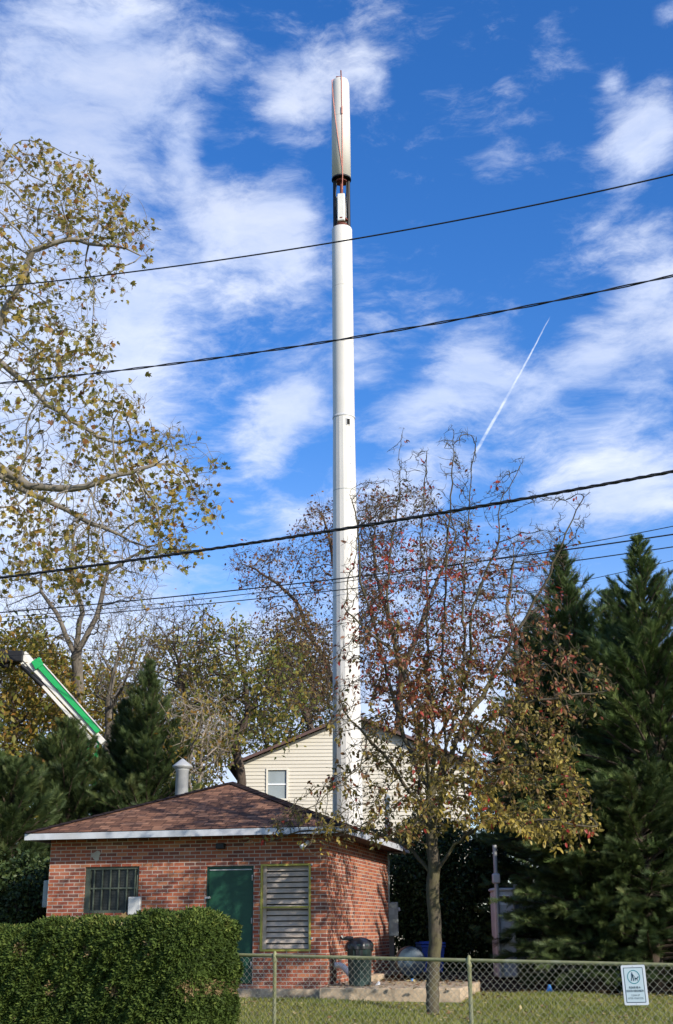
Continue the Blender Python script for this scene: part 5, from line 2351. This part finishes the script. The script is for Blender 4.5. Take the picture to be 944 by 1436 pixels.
bgt((895, 1330), 50, [(840, 880), (870, 840), (920, 830), (960, 860), (960, 960), (850, 950)], 300,
    'bare pinkish tree peeking between the two right conifer tops', M_BARK_PALE, LF(M_RUSSET, .15, .12), path=[(895, 1050), (895, 950)])
bgt((430, 1330), 52, [(380, 880), (430, 850), (470, 900), (470, 1000), (400, 1010), (370, 950)], 330,
    'brown leaved tree filling the gap beside the pole above the house roof', M_BARK_DARK, LF(M_RUSSET, .2, .8, 3, var=lambda P: np.clip(r.normal(.65, .2, len(P)), 0, 1)), path=[(440, 1080), (425, 990)])
bgt((215, 1330), 60, [(120, 960), (160, 905), (220, 880), (280, 905), (330, 930), (345, 1060), (300, 1110), (130, 1110)], 420,
    'hazy golden brown tree low behind the tallest left conifer', M_BARK_DARK, LF(M_YELLOW_LEAF, .26, .7, 3, clump=.5), path=[(215, 1080)], dy=3)
bgt((395, 1330), 62, [(330, 960), (370, 920), (430, 900), (480, 930), (490, 1020), (350, 1060)], 380,
    'brown and olive tree low behind the left slope of the cream house roof', M_BARK_DARK, LF(M_OLIVE, .26, .7, 3, clump=.6), path=[(395, 1080)], dy=3)
bgt((110, 1330), 58, [(0, 930), (60, 905), (130, 930), (190, 960), (200, 1090), (0, 1100)], 420,
    'golden yellow tree filling the gap below the boom lift arm', M_BARK_DARK, LF(M_YELLOW_LEAF, .28, .9, 3, clump=.4), path=[(110, 1080)], dy=3)
bgt((-120, 1330), 34, [(-220, 900), (-100, 820), (0, 880), (10, 1100), (-200, 1150)], 300,
    'yellow olive tree mostly outside the left edge behind the sycamore', M_BARK_DARK, LF(M_YELLOW_LEAF, .24, .9, 2), path=[(-120, 1080)], step=.5)

# ------------------------------------------------------------------ conifers
r = np.random.default_rng(41)
LG = 'conifers behind the brick building'
conifer('conifer', 202, 30.5, 928, 2.5, 'pointed feathery conifer behind the brick roof, tallest of the left ones', 330, M_CON_MID, r, LG, frond=.42, per=26, steep=1.25, power=.80)
conifer('conifer', 152, 31.5, 985, 1.9, 'feathery conifer at the foot of the boom arm, left of the tallest left one', 250, M_CON_MID, r, LG, frond=.42, per=24, steep=1.2, power=.75)
conifer('conifer', 82, 31, 1018, 2.4, 'broad feathery conifer above the left end of the brick roof', 270, M_CON_MID, r, LG, frond=.44, per=26, steep=1.1, power=.65)
conifer('conifer', 8, 29, 1075, 2.2, 'low conifer at the left edge beside the brick building', 240, M_CON_MID, r, LG, frond=.44, per=26, steep=.9, power=.55)
conifer('conifer', -95, 29, 1000, 2.3, 'conifer mostly outside the left edge behind the hedge', 220, M_CON_DARK, r, LG, frond=.44, per=24, steep=.9, power=.5)
RG = 'tall dark conifers at the right'
conifer('tall_conifer', 834, 27.5, 762, 4.1, 'tall dark conifer with a narrow spire standing clear of the right edge', 480, M_CON_DARK, r, RG, frond=.46, per=30, steep=.95, power=.98, trunk_r=.2, cap=2.3)
conifer('tall_conifer', 946, 25.5, 752, 3.9, 'tall dark conifer cut by the right edge of the photo', 480, M_CON_DARK, r, RG, frond=.46, per=30, steep=.9, power=.95, trunk_r=.2, cap=2.6)
conifer('tall_conifer', 776, 30.5, 862, 2.5, 'slim dark conifer rising just behind the right side of the pear crown', 330, M_CON_DARK, r, RG, frond=.44, per=26, steep=.9, power=.85)
conifer('tall_conifer', 893, 28.5, 832, 3.6, 'dark conifer set back between the two tallest right ones', 340, M_CON_DARK, r, RG, frond=.46, per=26, steep=.9, power=.8)
conifer('tall_conifer', 1060, 26.0, 800, 2.7, 'dark conifer wholly beyond the right edge', 250, M_CON_DARK, r, RG, frond=.46, per=22, steep=.9, power=.7)
conifer('low_conifer', 832, 24.6, 1130, 1.75, 'low spreading conifer boughs with bright tips right of the pear trunk', 220, M_CON_MID, r, RG, frond=.36, per=40, steep=.45, power=.45, gaps=.4)
conifer('low_conifer', 915, 24.0, 1090, 1.9, 'low spreading conifer boughs directly above the dog sign', 220, M_CON_MID, r, RG, frond=.36, per=40, steep=.45, power=.45, gaps=.4)


# ------------------------------------------------------------------ broad-leaved shrubs
def shrub(name, px, Y, blobs, n, label, mat, r, size=.11, per_twig=1, cat='shrub', group=None, hole=.25):
    """leaves over a mass of overlapping rounded boughs, with stems inside"""
    base = at(px, 1330, Y)
    z0 = ground_z(base.x, Y)
    root = tree_thing(name, (base.x, Y, z0), label, group, cat)
    C_, Rr = [], []
    for (bx, by, rx, dy_) in blobs:
        c_ = at(bx, by, Y + dy_)
        C_.append(np.array(c_))
        Rr.append(rx / F * Y * .98)
    C_, Rr = np.array(C_), np.array(Rr)
    k = r.choice(len(C_), n, p=Rr ** 2 / (Rr ** 2).sum())
    d = unit(r.normal(0, 1, (n, 3)))
    lump = 1 + .16 * np.sin(d[:, 0] * 7 + k) * np.sin(d[:, 2] * 6 + 2 * k) + r.normal(0, .05, n)
    f = 1 - np.abs(r.normal(0, hole, n))
    p = C_[k] + d * (Rr[k] * lump * f)[:, None]
    ok = p[:, 2] > z0 + .02
    p, d = p[ok], d[ok]
    dv = unit(d * .6 + r.normal(0, .6, d.shape) - np.array([0, 0, .25]))
    X, Yv, Zv = frames(dv, r, .7, upish=d * 1.0 + np.array([0, 0, .4]))
    a = np.clip(.45 + r.normal(0, .22, len(p)), 0, 1)
    V, Fq, at_ = spread(OVAL, OVAL_F, p, X, Yv, Zv, size * r.uniform(.6, 1.3, len(p)), a)
    np_mesh('foliage', V, Fq, mat, root, attr=at_)
    P = [np.array([base.x, Y, z0 - .05])]
    par = [-1]
    RR = [.07]
    for c_, rr in zip(C_, Rr):
        for j in range(5):
            e = c_ + unit(r.normal(0, 1, 3)) * rr * .75
            pi = 0
            for t_ in (.3, .6, 1.0):
                q = P[0] * (1 - t_) + e * t_ + r.normal(0, .08, 3)
                P.append(q)
                par.append(pi)
                RR.append(.03 * (1.25 - t_) + .004)
                pi = len(P) - 1
    V, Fq = tubes(np.array(P), np.array(par), np.array(RR))
    np_mesh('stems', V, Fq, M_BARK_DARK, root, smooth=True)
    return root


r = np.random.default_rng(51)
shrub('shrub', 625, 30.5, [(600, 1190, 48, 0), (570, 1230, 45, -.3), (640, 1210, 55, .2), (600, 1270, 62, 0), (655, 1280, 52, 0), (575, 1310, 50, .3), (640, 1330, 55, .3), (680, 1220, 35, .4)],
      42000, 'large dark evergreen shrub behind the pear trunk and blue bin', M_SHRUB, r, .10)
shrub('shrub', 730, 35.5, [(720, 1140, 50, 1), (770, 1180, 60, 1), (700, 1200, 40, .6), (760, 1300, 70, 1), (830, 1250, 70, 1), (900, 1230, 80, 1), (900, 1330, 80, 1), (960, 1150, 90, 1)],
      26000, 'deep green thicket behind the white cabinet under the right conifers', M_SHRUB, r, .15)
shrub('shrub', 20, 26.8, [(40, 1240, 42, 0), (10, 1280, 50, 0), (-40, 1250, 60, 0), (30, 1330, 55, 0), (-50, 1330, 60, 0)],
      16000, 'dark glossy shrub left of the brick building behind the hedge', M_SHRUB, r, .10)
shrub('shrub', 300, 40, [(250, 1150, 60, 0), (180, 1180, 70, 0), (100, 1200, 80, 0), (0, 1220, 80, 0), (330, 1180, 60, 0)],
      20000, 'olive undergrowth behind the roof seen between flue and conifers', M_OLIVE, r, .16)

# ------------------------------------------------------------------ clipped hedge
r = np.random.default_rng(61)
# frame parallel to the chain link fence
HR = hit(262, 1420, FA - nrm_f * -1.35 if nrm_f.y < 0 else FA - nrm_f * 1.35, nrm_f)   # right end of the front face
hx = -fd
hy = nf * -1.0      # away from the street
hd0 = Vector((HR.x, HR.y, 0))
HL, HW_ = 4.6, .95
ztop_h = at(250, 1289, HR.y + .5).z
hdg = empty('clipped_hedge', hd0 + hx * (HL / 2) + hy * (HW_ / 2), 'dense clipped yew hedge with rounded shoulders in front of the brick building', 'hedge')
print('hedge', HR, ztop_h)
n = 120000
# sample on a rounded box (superellipsoid walls)
a_ = r.uniform(0, 1, n)
wts = np.array([HL * ztop_h, HL * HW_, HW_ * ztop_h, HL * ztop_h * .25])
kf = r.choice(4, n, p=wts / wts.sum())
U_ = r.uniform(0, 1, n)
W_ = r.uniform(0, 1, n)
x = np.where(kf == 2, 0, U_) * HL
y = np.where(kf == 0, 0, np.where(kf == 3, 1, np.where(kf == 1, W_, U_))) * HW_
z = np.where(kf == 1, 1, W_) * ztop_h
Nn = np.stack([np.where(kf == 2, -1, 0), np.where(kf == 0, -1, np.where(kf == 3, 1, 0)), np.where(kf == 1, 1, 0)], -1).astype(float)
q = np.stack([x, y, z], -1)
# rounding of edges
rc_ = .21
inn = np.stack([np.clip(x, rc_, HL - rc_), np.clip(y, rc_, HW_ - rc_), np.minimum(z, ztop_h - rc_)], -1)
dlt = q - inn
ln = np.linalg.norm(dlt, axis=1, keepdims=True)
Nn = np.where(ln > 1e-5, dlt / np.maximum(ln, 1e-5), Nn)
q = inn + Nn * rc_
q[:, 2] = np.maximum(q[:, 2], .02)
# lumps and shallow pits, unevenness of clipping
lump = .030 * np.sin(q[:, 0] * 9 + q[:, 2] * 4) * np.sin(q[:, 2] * 11 + q[:, 1] * 7) + .020 * np.sin(q[:, 0] * 23 + q[:, 2] * 17 + 1) + .018 * np.sin(q[:, 0] * 3.1)
topv = .025 * np.sin(q[:, 0] * 4.2) + .02 * np.sin(q[:, 0] * 9.7 + 1)
depth = -np.abs(r.normal(0, .05, n)) + lump
q = q + Nn * depth[:, None]
q[:, 2] += topv * (q[:, 2] / ztop_h)
q[:, 2] -= np.clip((q[:, 0] - 1.3) / 2.0, 0, 1) ** 1.2 * .17 * (q[:, 2] / ztop_h)
ex, ey, ez = np.array(hx), np.array(hy), np.array([0, 0, 1.0])
Wp = np.array(hd0) + q[:, :1] * ex + q[:, 1:2] * ey + q[:, 2:] * ez
NW = Nn[:, :1] * ex + Nn[:, 1:2] * ey + Nn[:, 2:] * ez
# sprig: a few short leaflets
SV, SF = [], []
for j in range(6):
    a = j * 2.4
    t0_ = .12 * j
    b0 = np.array([0, t0_, 0])
    dvv = np.array([math.cos(a) * .75, .75, math.sin(a) * .75])
    sdv = np.cross(dvv, [0.1, 1, .2])
    sdv /= np.linalg.norm(sdv)
    k = len(SV)
    SV += [b0, b0 + dvv * .28 + sdv * .12, b0 + dvv * .58, b0 + dvv * .28 - sdv * .12]
    SF += [(k, k + 1, k + 2), (k, k + 2, k + 3)]
SV = np.array(SV)
dv = unit(NW * .9 + r.normal(0, .55, NW.shape) + np.array([0, 0, .35]))
X, Yv, Zv = frames(dv, r, 1)
patch = .5 + .5 * np.sin(q[:, 0] * 5.1 + 2 * np.sin(q[:, 2] * 3.3)) * np.sin(q[:, 2] * 6.3 + q[:, 0])
va = np.clip(.42 + .22 * (patch - .5) + r.normal(0, .17, n), 0, .95)
brown = (np.sin(q[:, 0] * 7.3 + 1.2) * np.sin(q[:, 2] * 8.1 + .5) > .82) & (r.uniform(0, 1, n) < .4)
va[brown] = 1.0
va = np.where((r.uniform(0, 1, n) < .25) & (q[:, 2] > ztop_h - .12), np.clip(va + .3, 0, .95), va)  # some top sprigs coloured lighter, as if sunlit from above
V, Fq, at_ = spread(SV, SF, Wp, X, Yv, Zv, .052 * r.uniform(.45, 1.6, n), va)
np_mesh('foliage', V, Fq, M_HEDGE, hdg, attr=at_)
# solid block behind the sprigs: inner twigs with their shade in the colour
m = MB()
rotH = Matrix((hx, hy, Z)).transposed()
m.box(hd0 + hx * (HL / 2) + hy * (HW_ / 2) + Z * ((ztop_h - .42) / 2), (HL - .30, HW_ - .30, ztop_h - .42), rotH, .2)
m.build('hedge_heart', simple('shaded_inner_twigs', (0.022, 0.020, 0.012), .95, var=.5, vscale=30, bump=1, bscale=60), hdg)
P, par, RR = [], [], []
for j in range(9):
    c0_ = np.array(hd0) + ex * (.3 + j * .5) + ey * HW_ * .5
    P.append(c0_ + np.array([0, 0, -.02]))
    par.append(-1)
    RR.append(.03)
    for k in range(4):
        P.append(c0_ + np.array([r.normal(0, .05), r.normal(0, .05), .35 * (k + 1)]))
        par.append(len(P) - 2)
        RR.append(.025 - .004 * k)
m = MB()
for j in range(9):
    m.tube([P[j * 5 + k] for k in range(5)], .022, 6)
m.build('stems', M_BARK_DARK, hdg)

# ------------------------------------------------------------------ grass, litter
r = np.random.default_rng(71)


def gzv(x, y):
    def ss(t):
        t = np.clip(t, 0, 1)
        return t * t * (3 - 2 * t)
    return .30 * ss((y - 14) / 8.6) + .20 * ss((y - 24.5) / 3.0) + .02 * np.sin(x * 1.3 + y * .7) + .015 * np.sin(x * .5 - y * 1.1)


n = 210000
x = r.uniform(-3.2, 8.5, n)
y = 16.2 + (24.2 - 16.2) * r.uniform(0, 1, n)
dens_ = np.sin(x * 1.9 + 1.3 * np.sin(y * 1.4)) * np.sin(y * 2.3 + .8 * np.sin(x * 1.1))
k = (y + .5 * np.sin(x * 1.3) + .25 * np.sin(x * 4.1)) < (23.6 - 2.0 * r.uniform(0, 1, n) ** 3)
k &= r.uniform(0, 1, n) < .66 + .42 * dens_
# keep clear of the slab and the step
rel = np.stack([x - CORNER.x, y - CORNER.y], -1)
su = rel @ np.array([UR.x, UR.y])
sv = rel @ np.array([BK.x, BK.y])
k &= ~((su > -.05) & (su < s_len + .02) & (sv > -1.1)) & ~((su > -2.75) & (su < 0) & (sv > -.36)) & ~((su < 0) & (sv > -.02))
x, y, dens_ = x[k], y[k], dens_[k]
p = np.stack([x, y, gzv(x, y) - .005], -1)
dv = unit(np.array([0, 0, 1.0]) + r.normal(0, .38, (len(p), 3)))
X, Yv, Zv = frames(dv, r, 1, upish=np.array([0, -.3, 0]))
BL = np.array([(-.07, 0, 0), (.07, 0, 0), (.05, .6, .05), (0, 1, .22)])
va = np.clip(.48 + .16 * dens_ + r.normal(0, .17, len(p)), 0, 1)
V, Fq, at_ = spread(BL, [(0, 1, 2), (0, 2, 3)], p, X, Yv, Zv, r.uniform(.035, .085, len(p)) * (1 + .25 * dens_), va)
M_GRASS = leaf_mat('grass_blades', [(0, (0.38, 0.30, 0.12)), (.25, (0.31, 0.28, 0.075)), (.55, (0.21, 0.235, 0.05)), (1, (0.10, 0.14, 0.028))], .5, .3)
tag(np_mesh('grass', V, Fq, M_GRASS, attr=at_), 'short green lawn grass with thin patches', 'grass', kind='stuff')

# fallen leaves on lawn, slab, soil
n = 6000
x = r.uniform(-2.6, 8.0, n)
y = r.uniform(17, 30, n)
keepl = np.where(y < 22.6, .55, 1.0) * np.exp(-((x - 1.5) / 5.5) ** 2)
k = r.uniform(0, 1, n) < keepl
x, y = x[k], y[k]
zz = gzv(x, y) + .035
rel = np.stack([x - CORNER.x, y - CORNER.y], -1)
su = rel @ np.array([UR.x, UR.y])
sv = rel @ np.array([BK.x, BK.y])
ons = (su > -.05) & (su < s_len) & (sv > -1.05) & (sv < 2.35)
zz[ons] = BZ + .002
out = ~((su < .02) & (sv > -.03))
p = np.stack([x, y, zz], -1)[out]
dv = unit(r.normal(0, 1, p.shape) * np.array([1, 1, .15]))
X, Yv, Zv = frames(dv, r, .25)
M_LITTER = leaf_mat('fallen_leaf', [(0, (0.10, 0.05, 0.025)), (.4, (0.22, 0.13, 0.06)), (.75, (0.36, 0.27, 0.12)), (1, (0.45, 0.40, 0.20))], .6, .1)
V, Fq, at_ = spread(OVAL, OVAL_F, p, X, Yv, Zv, r.uniform(.05, .11, len(p)), r.uniform(0, 1, len(p)))
tag(np_mesh('fallen_leaves', V, Fq, M_LITTER, attr=at_), 'dry tan leaves scattered over lawn, slab and soil', 'leaf litter', kind='stuff')
# leaves caught on top of the hedge
n = 46
qx = r.uniform(.15, 2.5, n)
qy = r.uniform(.1, .9, n)
p = np.array(hd0) + qx[:, None] * ex + qy[:, None] * ey
p[:, 2] = ztop_h + .01 + .025 * np.sin(qx * 4.2) + .02 * np.sin(qx * 9.7 + 1) - np.clip((qx - 1.3) / 2.0, 0, 1) ** 1.2 * .17 - .03 * (qy < .2)
dv = unit(r.normal(0, 1, p.shape) * np.array([1, 1, .5]))
X, Yv, Zv = frames(dv, r, .5)
V, Fq, at_ = spread(MAPLE, MAPLE_F, p, X, Yv, Zv, r.uniform(.05, .10, n), r.uniform(.2, 1, n))
tag(np_mesh('fallen_leaves', V, Fq, M_LITTER, attr=at_), 'yellow leaves caught on top of the clipped hedge', 'leaf litter', kind='stuff')
